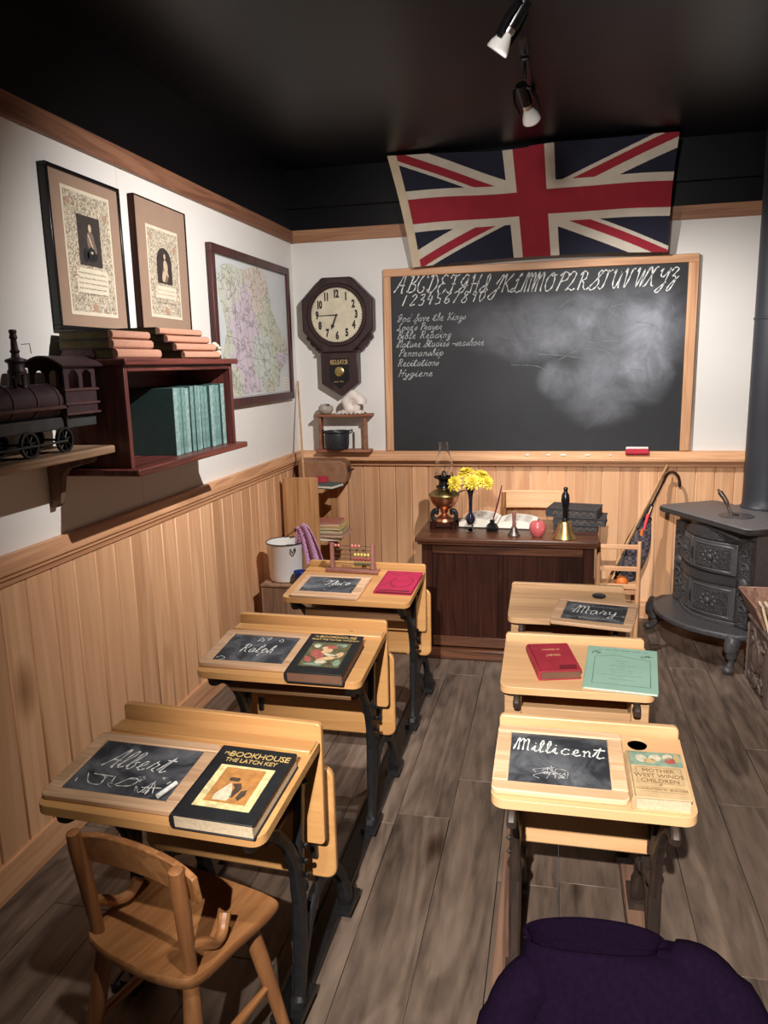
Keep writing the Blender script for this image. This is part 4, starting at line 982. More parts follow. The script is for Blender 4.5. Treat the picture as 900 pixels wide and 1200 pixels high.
M().lathe([(.016, .095), (.034, .104), (.058, .122), (.074, .146), (.080, .168), (.081, .176)], n=36).build('bowl', 'copper', lp)
M().lathe([(.083, .174), (.086, .180), (.084, .184), (.07, .196), (.05, .206), (.034, .212), (.032, .218)], n=36).build('shoulder', 'old_brass', lp)
M().lathe([(.040, .216), (.044, .222), (.042, .23), (.03, .234), (.028, .254), (.034, .262), (.044, .270), (.054, .274), (.056, .279), (.048, .282), (.036, .28)], n=30).build('burner', 'black_gloss', lp)
M().tube([(.03, -.01, .25), (.075, -.03, .25)], .003, 8).lathe([(.009, 0), (.009, .004)], n=14, T=Matrix.Translation((.077, -.031, .25)) @ Matrix.Rotation(R(90), 4, 'Y')).build('wick_knob', 'black_gloss', lp)
for k in range(10):
    a = 2*PI*k/10; M().tube([(.052*math.cos(a), .052*math.sin(a), .279), (.045*math.cos(a), .045*math.sin(a), .305)], .0013, 5).build('gallery_prong', 'black_gloss', lp)
M().lathe([(.034, .282), (.038, .296), (.046, .322), (.048, .345), (.043, .372), (.034, .398), (.027, .42), (.0255, .445), (.0265, .468), (.0250, .468), (.0240, .445), (.0255, .42), (.0325, .398), (.0415, .372), (.0465, .345), (.0445, .322), (.0365, .296), (.0325, .282)], n=36).build('chimney', 'clear_glass', lp, smooth=60)
M().lathe([(.016, .275), (.014, .30), (.006, .312), (0, .313)], n=16).build('wick_tube', 'pewter', lp)

# vase with yellow flowers
VX, VY = 1.178, 3.985
va = thing('bud_vase', 'slim dark blue glass bud vase holding yellow flowers, beside the oil lamp', 'vase', (VX, VY, DT))
M().lathe([(.022, 0), (.023, .003), (.012, .008), (.006, .016), (.006, .032), (.009, .036)], n=24).build('foot', 'clear_glass', va)
M().lathe([(.009, .035), (.02, .044), (.026, .062), (.026, .074), (.018, .086), (.0105, .098), (.0095, .13), (.010, .165), (.0125, .195), (.019, .222), (.017, .222), (.010, .19), (.007, .16), (.006, .11), (.006, .08)], n=24).build('body', 'vase_glass', va)
def flower(name, label, top, tilt, R_, seed):
    f = thing(name, label, 'flower', (VX, VY, DT+.20), group='yellow flowers in the vase')
    T_ = Vector(top)-Vector((VX, VY, DT+.20))
    M().tube(catmull([(0, 0, -.03), T_*.35+Vector((0, 0, .02)), T_*.95], 6), .0025, 6).build('stem', 'leaf', f)
    rn = random.Random(seed); mb = M()
    q = Euler((tilt[0], tilt[1], 0)).to_matrix().to_4x4()
    for ring, (rr, n, up, ln) in enumerate(((1.0, 13, .15, 1.0), (.85, 11, .45, .8), (.6, 9, .8, .62), (.35, 7, 1.1, .45))):
        for k in range(n):
            a = 2*PI*k/n+ring*.3+rn.uniform(-.12, .12); L_ = R_*ln*rn.uniform(.85, 1.12); w = R_*.2*rn.uniform(.8, 1.2)
            ca, sa = math.cos(a), math.sin(a); pts = []
            rows = []
            for i in range(5):
                u = i/4; rad = L_*u*math.cos(up*.9); hh = L_*(math.sin(up)*u - .35*u*u*(1.2-up))
                ww = w*math.sin(PI*min(.97, .15+u*.8))**.7
                for sd in (-1, 0, 1): rows.append(Vector((rad*ca-sd*ww*sa, rad*sa+sd*ww*ca, hh+abs(sd)*ww*.25)))
            T = Matrix.Translation(T_) @ q
            mb.add([T @ v for v in rows], [(i*3+j, i*3+j+1, i*3+j+4, i*3+j+3) for i in range(4) for j in range(2)])
    mb.build('petals', 'petal', f, smooth=60)
    M().ball(T_+q.to_3x3() @ Vector((0, 0, R_*.1)), R_*.2, 6, (1, 1, .6)).build('flower_centre', 'petal_core', f)
for i, (lb, tp, tl, r_) in enumerate((('leftmost yellow bloom of the vase, drooping low', (VX-.083, VY-.02, .938), (R(55), R(-45)), .048), ('tallest yellow bloom of the vase, upper left', (VX-.028, VY+.015, .99), (R(15), R(-15)), .05), ('yellow bloom facing the room at the middle of the bunch', (VX+.012, VY-.04, .948), (R(55), R(5)), .052),
        ('yellow bloom at the upper right of the bunch', (VX+.060, VY+.012, .975), (R(15), R(25)), .05), ('rightmost yellow bloom of the vase, lower right', (VX+.088, VY-.015, .944), (R(45), R(40)), .045))):
    flower('yellow_flower', lb, tp, tl, r_, i)
lf = M()
for a, ln, dz in ((.3, .08, .02), (2.6, .07, .0), (-.4, .09, .03), (3.6, .1, -.05), (1.5, .06, .04), (5.0, .06, .03)):
    c_, s_ = math.cos(a), math.sin(a)
    lf.grid(lambda u, v: Vector((VX+c_*ln*u-s_*(v-.5)*.03*math.sin(PI*min(.98, u+.02)), VY+s_*ln*u+c_*(v-.5)*.03*math.sin(PI*min(.98, u+.02)), DT+.215+dz*u+.03*math.sin(2.6*u))), 6, 2)
tag(lf.build('flower_leaves', 'leaf'), 'dark green foliage between the yellow blooms and the vase mouth', 'leaves')

# open book, inkwell with pen
ob = thing('open_book', 'large open book lying behind the inkwell on the dark desk', 'book', (1.318, 4.165, DT), (0, 0, R(-3)))
M().box(-.215, .215, -.125, .125, 0, .006).build('cover', 'black_cover', ob, bevel=.002)
for sx in (-1, 1):
    def pg(u, v, sx=sx): return (sx*(.002+.203*u), -.118+.236*v, .012+(.046 if sx < 0 else .032)*math.sin(PI*(.08+.80*u))**.8*(1-.25*u))
    mb = M()
    n_ = 14; prof = [pg(i/n_, 0) for i in range(n_+1)]
    poly = [(p[0], p[2]) for p in prof]+[(sx*.205, .006), (sx*.002, .006)]
    mb.prism(poly, -.118, .118, 'y'); mb.build('left_pages' if sx < 0 else 'right_pages', 'page_white', ob, smooth=40)
    mb = M()
    for i in range(12): 
        y = .085-.0145*i; rn = random.Random(i+sx)
        ribbon(mb, [(.03+.15*k/10, y) for k in range(11)], .003, lambda a, b, sx=sx: Vector((sx*a, b, pg((a-.002)/.203, 0)[2]+.0012)))
    mb.build('printed_lines', 'print_ink', ob, smooth=0)
ik = thing('inkwell', 'small black faceted inkwell in front of the open book', 'inkwell', (1.292, 4.0, DT))
M().lathe([(.031, 0), (.034, .006), (.034, .018), (.026, .034), (.014, .042), (.012, .05), (.015, .054), (.013, .058), (.008, .054), (.008, .03)], n=8).build('bottle', 'black_gloss', ik, smooth=20)
pn = thing('dip_pen', 'dark red dip pen standing slanted in the black inkwell', 'pen', (1.292, 4.0, DT+.03))
M().tube([(0, 0, 0), (.010, .0, .05), (.030, .0, .12), (.050, 0, .215)], [.003, .0042, .0048, .0028], 10).build('holder', 'red_cover_dark', pn)
M().tube([(-.002, 0, -.012), (0, 0, .004)], [.001, .003], 8).build('nib', 'pewter', pn)
# bells, apple
b1 = thing('hand_bell', 'small pewter hand bell with a wooden handle in the middle of the dark desk', 'bell', (1.412, 3.90, DT), group='hand bells on the desk')
M().lathe([(.032, 0), (.033, .003), (.027, .010), (.020, .022), (.017, .036), (.013, .044), (0, .046), ], n=28).build('bell_body', 'pewter', b1)
M().lathe([(.008, .044), (.0095, .05), (.0085, .07), (.0095, .095), (.011, .112), (.009, .12), (0, .122)], n=18).build('handle', 'abacus_wood', b1)
b2 = thing('hand_bell', 'large brass hand bell with black handle at the right of the dark desk', 'bell', (1.668, 3.862, DT), group='hand bells on the desk')
M().lathe([(.060, 0), (.062, .004), (.060, .008), (.052, .018), (.044, .034), (.038, .056), (.033, .074), (.024, .086), (.010, .092), (0, .0925)], n=40).build('bell_body', 'brass', b2)
M().lathe([(.012, .09), (.016, .096), (.012, .106), (.015, .118), (.014, .15), (.018, .17), (.0215, .195), (.019, .222), (.011, .236), (.009, .246), (.012, .254), (.008, .262), (0, .263)], n=22).build('handle', 'black_gloss', b2)
ap = thing('apple', 'red apple between the two hand bells', 'apple', (1.532, 3.892, DT))
M().lathe([(.0, .010), (.010, .003), (.022, .0), (.036, .016), (.0435, .040), (.040, .062), (.028, .078), (.014, .080), (.005, .072), (0, .069)], n=30).build('fruit', 'apple_skin', ap)
M().tube([(0, 0, .068), (.002, 0, .082), (.006, .001, .092)], .0016, 6).build('stem', 'dark_oak', ap)
# three black books on the right
z = DT
for i, (w, h, t, dx, dy, rz, lb) in enumerate(((.225, .165, .034, 0, 0, -4, 'bottom black book of the stack at the right end of the dark desk'), (.262, .185, .040, .02, -.004, -7, 'middle black book of the stack at the right end of the dark desk'), (.262, .190, .046, -.012, .0, -12, 'top charcoal book with a faded emblem, on the stack beside the brass bell'))):
    b = book('reference_book', lb, (1.735+dx, 4.10+dy, z+.0005), (0, 0, R(rz)), w, h, t, 'charcoal_book', 'charcoal_book', 'black books stacked on the desk')
    mb = M()
    if i == 2: ribbon(mb, [(.045*math.cos(a)-.02, .05*math.sin(a)) for a in [2*PI*k/20 for k in range(21)]], .02, lambda x, y: (x, y, t+.0004)); mb.build('cover_emblem', 'picture_shade', b, smooth=0)
    mb = M()
    for k in range(6): ribbon(mb, [(-w*.38+k*w*.14, t*.3), (-w*.38+k*w*.14+w*.06, t*.7), (-w*.38+k*w*.14+w*.12, t*.3)], .003, lambda x, y: (x, -h/2-.0004, y))
    mb.build('edge_ornament', 'photo_mid', b, smooth=0)
    z += t+.0006

# teacher's chair behind the desk
tc = thing('wooden_chair', 'wooden chair with a broad yellow back rail behind the dark desk', 'chair', (1.495, 4.468, 0))
for sx in (-1, 1):
    M().tube([(sx*.172, .07, 0), (sx*.172, .06, .42), (sx*.178, .09, .79)], [.016, .018, .014], 12).build('back_post', 'chair_wood_upright', tc)
    M().tube([(sx*.165, -.13, 0), (sx*.16, -.12, .41)], [.014, .018], 12).build('leg', 'chair_wood_upright', tc)
M().grid(lambda u, v: (-.188+.376*u, .078+.022*(1-(2*u-1)**2)+.012*v, .695+.105*v), 14, 3, .018).build('back_rail', 'desk_wood_pale', tc, bevel=.004)
M().grid(lambda u, v: (-.175+.35*u, .062+.018*(1-(2*u-1)**2), .56+.05*v), 14, 2, .014).build('lower_rail', 'desk_wood', tc, bevel=.003)
M().prism(rrect(-.19, .19, -.15, .08, .03, 5), .41, .44).build('seat', 'chair_wood', tc, bevel=.006)

# low chair frame right of the desk, with the things leaning on it
lc_ = thing('ladder_back_chair', 'small light wood ladder-back chair right of the dark desk, behind the rear desk', 'chair', (1.946, 4.0, 0))
for sx in (-1, 1):
    M().tube([(sx*.098, 0, 0), (sx*.099, 0, .30), (sx*.101, 0, .62 if sx < 0 else .635)], [.0115, .0125, .010], 12).build('back_post', 'cedar_post', lc_)
    M().tube([(sx*.105, .24, 0), (sx*.103, .235, .345)], [.0115, .0125], 12).build('leg', 'cedar_post', lc_)
    M().tube([(sx*.10, 0, .16), (sx*.104, .24, .16)], .007, 8).build('stretcher', 'cedar_post', lc_)
for zz, h in ((.605, .024), (.488, .024), (.392, .026)): M().box(-.094, .094, -.006, .006, zz-h/2, zz+h/2).build('back_slat', 'cedar_rail_x', lc_, bevel=.003)
M().prism(rrect(-.112, .112, .008, .25, .01, 3), .345, .362).build('seat', 'cedar_rail_x', lc_, bevel=.004)
ys = M(); a_, b_ = Vector((1.897, 4.125, .363)), Vector((2.250, 4.60, .950))
ys.tube([a_.lerp(b_, k/4) for k in range(5)], .0105, 8, .45, power=.5)
tag(ys.build('measuring_stick', 'pole_wood'), 'pale flat wooden stick leaning from the low chair to the chair rail', 'stick')
um = thing('umbrella', 'folded umbrella with a hooked cane handle leaning on the back wall', 'umbrella', (1.945, 4.215, .37))
def U_(p): return Vector(p)-Vector((1.945, 4.215, .37))
A_, B_ = Vector((0, 0, 0)), U_((2.235, 4.60, .865))
M().tube([A_, B_], .006, 8).build('shaft', 'black_gloss', um)
M().tube(catmull([B_*.97, B_+Vector((.012, .004, .03)), B_+Vector((.040, -.004, .048)), B_+Vector((.070, -.012, .028)), B_+Vector((.082, -.016, -.012)), B_+Vector((.082, -.017, -.035))], 7), [.008, .0085, .0085, .0085, .0085, .0075], 12).build('cane_handle', 'dark_oak', um)
mb = M(); n_ = 28
path = [A_.lerp(B_, .04+.70*k/10) for k in range(11)]
mb.tube(path, [.010, .02, .028, .034, .037, .038, .035, .030, .024, .018, .012], 16); mb.build('folded_canopy', 'black_cover', um)
bg = thing('plaid_bag', 'dark plaid cloth bag propped against the umbrella on the low chair', 'bag', (2.035, 4.22, .363))
def bag(u, v):
    a = 2*PI*u; zz = .30*v; rx = .062*math.sin(PI*(.12+.76*v))**.55*(1+.10*math.sin(3*a+5*v)); ry = rx*.72
    return (rx*math.cos(a)-.02+.10*v, ry*math.sin(a)+.18*v, zz+.008*math.sin(2*a)*v)
M().grid(bag, 28, 14).build('bag_body', 'dark_plaid', bg)
M().tube(catmull([(.03, .12, .27), (.065, .17, .32), (.11, .21, .31), (.10, .19, .27)], 5), .006, 8, 2).build('strap', 'black_cover', bg)
rt = thing('red_handled_toy', 'small red-handled stick poking out of the plaid bag', 'toy', (2.098, 4.34, .60))
M().tube([(0, 0, 0), (.03, .04, .105)], [.007, .0095], 10).build('handle', 'red_plastic', rt)
M().tube([(.03, .04, .10), (.05, .06, .145)], .004, 8).build('tip', 'picture_flesh', rt)
M().tube([(-.004, -.01, .03), (-.012, -.012, -.05)], .009, 8).build('orange_band', 'orange_ball', rt)
tag(M().ball((0, 0, .033), .033, 14).build('orange_ball', 'orange_ball', loc=(1.972, 4.07, .363)), 'orange ball on the seat of the low ladder-back chair', 'ball')

# ------------------------------------------------------------------ iron stove
EX, EY = .47, -.8827
sx_ang = math.atan2(EY, EX)
st = thing('iron_stove', 'ornate black cast-iron parlour stove on clawed legs by the back wall', 'stove', (2.205, 4.47, 0), (0, 0, sx_ang))
# local x runs along the front (left to right), local y goes back to the wall
W_, ZP = .70, .745
M().prism(rrect(-.01, W_+.01, -.02, .37, .05, 6), ZP-.034, ZP).build('top_plate', 'stove_plate', st, bevel=.008, seg=3)
M().prism(rrect(-.014, W_+.014, -.024, .372, .052, 6), ZP-.030, ZP-.006).build('plate_border', 'stove_relief_fine', st, bevel=.004)
M().box(.15, .42, .33, .50, ZP-.03, ZP-.002).build('pipe_shelf', 'stove_iron', st, bevel=.006)
BL, BRR, ZB, ZT = .055, W_-.05, .205, ZP-.034
def bow(x): # front of the firebox bulges outward
    u = (x-BL-.09)/(BRR-BL-.18); return .075-(.075*math.sin(PI*min(1, max(0, u))) if 0 < u < 1 else 0)
mb = M()
poly = [(BL, .09)]+[(BL+.09+(BRR-BL-.18)*k/16, bow(BL+.09+(BRR-BL-.18)*k/16)+.012) for k in range(17)]+[(BRR, .09), (BRR, .345), (BL, .345)]
mb.prism(poly, ZB, ZT); mb.build('firebox', 'stove_iron', st)
for xa, xb in ((BL, BL+.088), (BRR-.088, BRR)):
    p = M().box(xa, xb, .062, .092, ZB, ZT-.045).build('corner_pilaster', 'stove_relief', st, bevel=.006)
    M().ball(((xa+xb)/2, .062, ZB+.235), .028, 12, (1, .55, 1)).build('round_boss', 'stove_iron', p)
    for zc_, sg in ((ZB+.10, 1), (ZB+.165, -1), (ZB+.315, 1), (ZB+.385, -1)):
        M().tube([((xa+xb)/2+sg*(.030-.0020*q)*math.cos(q*.5), .060, zc_+(.030-.0020*q)*math.sin(q*.5)) for q in range(13)], [.007-.0003*q for q in range(13)], 6).build('scroll_relief', 'stove_iron', p)
def curved(x0, x1, z0, z1, off, th):
    m_ = M(); m_.grid(lambda u, v: (x0+(x1-x0)*u, bow(x0+(x1-x0)*u)+.012-off, z0+(z1-z0)*v), 12, 4, -th); return m_
xm = BL+.09+(BRR-BL-.18)*.40
xa, xb = BL+.095, BRR-.095
for z0, z1 in ((ZB+.018, ZB+.200), (ZB+.258, ZB+.425)):
    for x0, x1 in ((xa, xm-.006), (xm+.006, xb)):
        d_ = curved(x0, x1, z0, z1, .014, .016).build('door', 'stove_iron', st, bevel=.005)
        curved(x0+.024, x1-.024, z0+.027, z1-.032, .028, .007).build('relief_panel', 'stove_relief', d_, bevel=.002)
        xc = (x0+x1)/2; yc = bow(xc)-.024; zc = (z0+z1)/2
        rim = [(x0+.014+(x1-x0-.028)*k/8, z0+.016) for k in range(9)]+[(x1-.014, z1-.02)]+[(x1-.014-(x1-x0-.028)*k/8, z1-.02) for k in range(1, 9)]+[(x0+.014, z0+.016)]
        M().tube([(a, bow(a)-.018, b) for a, b in rim], .0055, 6).build('relief_moulding', 'stove_iron', d_)
        M().ball((xc, yc, zc), .018, 8, (1, .6, 1)).build('rosette', 'stove_iron', d_)
        for k in range(8):
            a = 2*PI*k/8; xq = xc+.032*math.cos(a)*(x1-x0)/.2; M().ball((xq, bow(xq)-.023, zc+.03*math.sin(a)), .0095, 6, (1, .5, 1)).build('relief_petal', 'stove_iron', d_)
    yk = bow(xm)-.016
    M().tube([(xm, yk, z0+.05), (xm, yk-.008, z0+.08), (xm, yk, z0+.11)], .008, 8).build('door_latch', 'stove_relief_fine', st)
curved(xa-.01, xb+.01, ZB+.206, ZB+.252, .02, .02).build('middle_band', 'stove_relief_fine', st, bevel=.003)
curved(xa-.01, xb+.01, ZB-.004, ZB+.016, .018, .02).build('base_band', 'stove_iron', st, bevel=.003)
mb = M(); n_ = 16
arch = [(xa+(xb-xa)*k/n_, ZB+.432+.05*math.sin(PI*k/n_)) for k in range(n_+1)]
mb.grid(lambda u, v: (xa+(xb-xa)*u, bow(xa+(xb-xa)*u)-.002, ZB+.430+(.012+.050*math.sin(PI*u))*v), 18, 4, -.014); mb.build('arched_frieze', 'stove_relief', st, bevel=.003)
# hearth plate and legs
poly = [(-.03, .05)]+[(-.03+(W_+.04)*k/20, .02-.185*math.sin(PI*k/20)**.75) for k in range(1, 20)]+[(W_+.01, .05), (W_-.02, .34), (.02, .34)]
M().prism(poly, ZB-.036, ZB-.004).build('hearth_plate', 'stove_iron', st, bevel=.010, seg=3)
def leg(x, y, dx, dy):
    mb = M(); pts = catmull([(x, y, ZB-.03), (x+dx*.022, y+dy*.022, ZB-.07), (x+dx*.018, y+dy*.018, .10), (x+dx*.016, y+dy*.016, .05), (x+dx*.048, y+dy*.048, .018)], 5)
    mb.tube(pts, [.050, .046, .034, .020, .022], 12, .8); mb.ball((x+dx*.052, y+dy*.052, .021), .027, 10, (1, 1, .78))
    o = mb.build('leg', 'stove_iron', st)
    M().tube(catmull([(x+dx*.03-.02*dy, y+dy*.05+.0, ZB-.06), (x+dx*.055, y+dy*.055, ZB-.045), (x+dx*.062+.015*dy, y+dy*.06, ZB-.07), (x+dx*.055, y+dy*.055, ZB-.085), (x+dx*.05, y+dy*.05, ZB-.07)], 5), .006, 8).build('scroll_relief', 'stove_iron', o)
leg(.01, .0, -.8, -.55); leg(W_-.055, -.005, .45, -.85); leg(.08, .31, -.5, .5); leg(W_-.06, .31, .6, .5)
M().lathe([(.085, 0), (.085, .004), (.0, .004)], c=(.42, .155, ZP), n=32).build('lid', 'stove_iron', st)
# lid lifter standing on the plate
ll = thing('lid_lifter', 'nickel lid lifter sticking up from the stove top', 'lid lifter', (2.205+.40*EX-.14*EY, 4.47+.40*EY+.14*EX, ZP+.004))
M().tube(catmull([(0, 0, .0), (-.012, .006, .03), (-.03, .012, .075), (-.05, .02, .105), (-.068, .026, .13)], 5), [.006, .007, .012, .013, .006], 12).build('handle', 'pewter', ll)
M().tube([(0, 0, .002), (.03, -.02, .006)], .005, 8).build('lifter_tip', 'black_iron', ll)
# stove pipe
pp = thing('stove_pipe', 'wide black stovepipe rising behind the stove at the right edge', 'stovepipe', (2.725, 4.43, ZP-.002))
M().lathe([(.110, 0), (.112, .01), (.104, .022), (.102, .06), (.102, 1.0), (.106, 1.004), (.106, 1.012), (.1015, 1.016), (.1015, CZ-ZP+.002)], n=48).build('pipe', 'pipe_iron', pp)

# ------------------------------------------------------------------ left wall: framed sheets, map
TL = Matrix(((0, 0, 1, 0), (1, 0, 0, 0), (0, 1, 0, 0), (0, 0, 0, 1)))       # text plane facing +x
TB = Matrix(((1, 0, 0, 0), (0, 0, -1, 0), (0, 1, 0, 0), (0, 0, 0, 1)))      # text plane facing -y
def frame_on_left(t, y0, y1, z0, z1, fw, dep, mat):
    M().box(.002, dep, y0, y1, z0, z0+fw).build('frame_rail', mat, t, bevel=.002); M().box(.002, dep, y0, y1, z1-fw, z1).build('frame_rail', mat, t, bevel=.002)
    M().box(.002, dep, y0, y0+fw, z0+fw, z1-fw).build('frame_stile', mat, t, bevel=.002); M().box(.002, dep, y1-fw, y1, z0+fw, z1-fw).build('frame_stile', mat, t, bevel=.002)
def certificate(label, y0, y1, z0, z1, rot, arched, seed, frame, fw):
    cy, cz = (y0+y1)/2, (z0+z1)/2; a, b = (y1-y0)/2, (z1-z0)/2
    t = thing('framed_print', label, 'picture', (0, cy, cz), (rot, 0, 0), 'framed prints on the left wall')
    frame_on_left(t, -a, a, -b, b, fw, .030, frame)
    M().box(.004, .024, -a+fw*.8, a-fw*.8, -b+fw*.8, b-fw*.8).build('mat_board', 'mat_board', t)
    py, pt, pb = a*.66, b*.80, -b*.80
    if arched: py, pt, pb = a*.62, b*.62, -b*.80
    M().box(.0240, .0250, -py, py, pb, pt).build('paper_sheet', 'old_paper', t)
    M().box(.0250, .0254, -py*.93, py*.93, pb+.012, pt-.012).build('printed_border', 'scroll_border', t)
    iw = py*.66
    M().box(.0254, .0257, -iw, iw, pb+.075, pt-.065-(pt-pb)*.46).build('inner_sheet', 'old_paper', t)
    f3 = lambda x, y: (.0264, x, y)
    hw = iw*.72; hz0, hz1 = pt-.055-(pt-pb)*.46, pt-.055-(pt-pb)*.06
    poly = rrect(-hw, hw, hz0, hz1, hw*.98 if arched else .002, 8, (0, 0, 1, 1))
    M().prism(poly, .0257, .0260, 'x').build('portrait_photo', 'photo_dark', t)
    # seated figure: coat, face, hands
    q = (hz1-hz0)/.2; mid = (hz0+hz1)/2
    def oval(nm, mt, cy_, cz_, ry, rz_, lay, rot=0):
        c0, s0 = math.cos(rot), math.sin(rot)
        M().prism([(cy_*q+q*(ry*math.cos(a)*c0-rz_*math.sin(a)*s0), mid+cz_*q+q*(ry*math.cos(a)*s0+rz_*math.sin(a)*c0)) for a in [2*PI*k/14 for k in range(14)]], .0260, .0261+.00025*lay, 'x').build(nm, mt, t)
    oval('portrait_hair', 'photo_dark', .006, .058, .019, .022, 1)
    if arched:
        oval('portrait_gown', 'photo_mid', .004, -.048, .036, .046, 1, -.1); oval('portrait_gown', 'photo_light', .012, -.002, .024, .036, 2, .15); oval('portrait_gown', 'photo_light', -.012, -.058, .020, .034, 2, -.4)
        oval('portrait_arm', 'photo_light', .022, -.035, .009, .028, 3, .6)
    else:
        oval('portrait_coat', 'photo_mid', .006, .002, .027, .040, 1); oval('portrait_coat', 'black_cover', .012, -.052, .040, .030, 2, .3); oval('portrait_chair', 'black_cover', -.034, -.058, .020, .030, 2)
        oval('portrait_arm', 'photo_mid', .030, -.018, .010, .032, 3, .4); oval('portrait_sash', 'photo_light', .004, .0, .005, .034, 3, .5)
    oval('portrait_face', 'photo_light', .005, .052, .011, .016, 4)
    oval('portrait_hand', 'photo_light', .008, -.045, .008, .006, 5)
    for i in range(5 if not arched else 4):
        m_ = M(); squiggles(m_, -iw*.9, iw*.9, hz0-.028-.017*i, .007, .0018, f3, seed*10+i, 5); m_.build('lettering_line', 'print_ink' if not (arched and i < 2) else 'print_rust', t, smooth=0)
    m_ = M(); ribbon(m_, [(-iw*.92+.01*math.cos(q), hz0-.026+.012*math.sin(q)) for q in [.6+4.6*k/10 for k in range(11)]], .004, f3); m_.build('initial_letter', 'print_rust', t, smooth=0)
    for (yy, zz, r_) in ((-py*.76, pt-.045, .016), (py*.72, pt-.075, .017), (0, pb+.03, .02)):
        M().prism([(yy+.75*r_*math.cos(k*PI/4), zz+.8*r_*math.sin(k*PI/4)) for k in range(8)], .0254, .0258, 'x').build('printed_crest', 'print_rust', t)
    return t
certificate('left framed certificate with a square dark portrait, black-edged brown mat', 2.262, 2.688, 1.702, 2.218, 0, False, 1, 'black_gloss', .013)
certificate('right framed certificate with an arched portrait, thin frame and brown mat', 2.785, 3.205, 1.722, 2.224, R(-.6), True, 2, 'dark_oak', .004)  # dark frame colour stands in for the shadow along its left side
mp = thing('framed_map', 'dark red framed coloured wall map near the back corner', 'map', (0, 0, 0))
frame_on_left(mp, 3.447, 4.535, 1.368, 2.142, .042, .030, 'red_frame')
M().box(.004, .016, 3.48, 4.50, 1.40, 2.11).build('map_sheet', 'map_sea', mp)
land = catmull([Vector(p+(0,)) for p in ((3.52, 2.02), (3.66, 2.07), (3.84, 2.06), (3.98, 2.09), (4.14, 2.08), (4.22, 1.95), (4.26, 1.86), (4.36, 1.78), (4.47, 1.70), (4.46, 1.60), (4.34, 1.53), (4.30, 1.44), (4.10, 1.42), (3.95, 1.43), (3.75, 1.42), (3.56, 1.43), (3.53, 1.60), (3.60, 1.75), (3.55, 1.88))], 5, True)
M().prism([(p.x, p.y) for p in land], .016, .0164, 'x').build('map_land', 'map_print', mp)
m_ = M(); f3 = lambda x, y: (.0170, x, y)
for pts in ([(3.60, 1.72), (3.75, 1.70), (3.9, 1.62), (4.1, 1.60), (4.28, 1.56)], [(3.84, 2.05), (3.86, 1.9), (3.88, 1.7), (3.92, 1.52)], [(4.0, 2.08), (4.02, 1.9), (4.08, 1.7), (4.1, 1.45)], [(3.7, 2.02), (3.72, 1.86), (3.74, 1.56)]):
    ribbon(m_, [(p.x, p.y) for p in catmull([Vector(p+(0,)) for p in pts], 5)], .003, f3)
for a, b, c, d in ((3.50, 1.415, 4.482, 1.415), (3.50, 2.095, 4.482, 2.095), (3.50, 1.415, 3.50, 2.095), (4.482, 1.415, 4.482, 2.095)): ribbon(m_, [(a, b), (c, d)], .002, f3)
m_.build('map_lines', 'photo_mid', mp, smooth=0)
M().box(.0164, .0168, 4.38, 4.475, 1.425, 1.50).build('title_block', 'page_white', mp)
m_ = M()
for i in range(4): squiggles(m_, 4.39, 4.465, 1.484-.015*i, .006, .0015, lambda x, y: (.0172, x, y), 60+i, 2)
m_.build('title_lettering', 'print_ink', mp, smooth=0)

# ------------------------------------------------------------------ bookcase hanging on the left wall
bc = thing('wall_bookcase', 'red-brown wall bookcase with an open front full of teal books', 'bookcase', (0, 0, 0))
S0, S1 = 2.245, 3.100
M().box(.001, .250, S0, S0+.022, 1.245, 1.580).build('side_board', 'mahogany', bc, bevel=.002)
M().box(.001, .250, S1-.022, S1, 1.245, 1.580).build('side_board', 'mahogany', bc, bevel=.002)
M().box(.001, .268, S0-.015, S1+.03, 1.580, 1.602).build('top_board', 'mahogany_long', bc, bevel=.004)
M().box(.001, .290, S0-.025, S1+.03, 1.222, 1.245).build('bottom_board', 'mahogany_long', bc, bevel=.004)
M().box(.001, .008, S0+.02, S1-.02, 1.245, 1.58).build('back_board', 'mahogany_long', bc)
M().box(.236, .250, S0+.022, S1-.022, 1.560, 1.580).build('front_strip', 'mahogany_long', bc, bevel=.002)
def standing(name, label, y, x1, z, w, h, t, lean, cover, spine, group):
    """upright book, spine towards the room (+x), t thick along y"""
    b = thing(name, label, 'book', (x1, y, z), (R(lean), 0, 0), group)
    M().box(-w, 0, 0, .0035, 0, h).build('front_board', cover, b, bevel=.001, seg=1); M().box(-w, 0, t-.0035, t, 0, h).build('back_board', cover, b, bevel=.001, seg=1)
    M().prism([(-.006, .0005), (-.001, .0005), (.003, t*.2), (.0045, t*.5), (.003, t*.8), (-.001, t-.0005), (-.006, t-.0005)], .0, h).build('spine', spine, b, bevel=.0008, seg=1)
    M().box(-w+.005, -.005, .0035, t-.0035, .004, h-.005).build('page_block', 'page_edge', b)
    return b
rn = random.Random(11); y = 2.600
OR = ('first, its whole dark cover showing', 'second', 'third', 'fourth', 'fifth', 'sixth', 'seventh', 'eighth', 'ninth', 'tenth', 'eleventh', 'twelfth', 'last, against the far side')
for i in range(13):
    t = rn.uniform(.030, .036); h = .250+rn.uniform(-.004, .004)
    standing('teal_book', f'tall teal book in the wall bookcase, {OR[i]}'+(' from the left' if 0 < i < 12 else ''), y, .222+rn.uniform(-.006, .006), 1.2455, .195, h, t, (-1.2 if i < 7 else -.4), 'teal_cover', 'teal_spine' if i % 3 else 'teal_spine_worn', 'teal books in the wall bookcase')
    y += t+.0022+(.006 if i == 6 else 0)
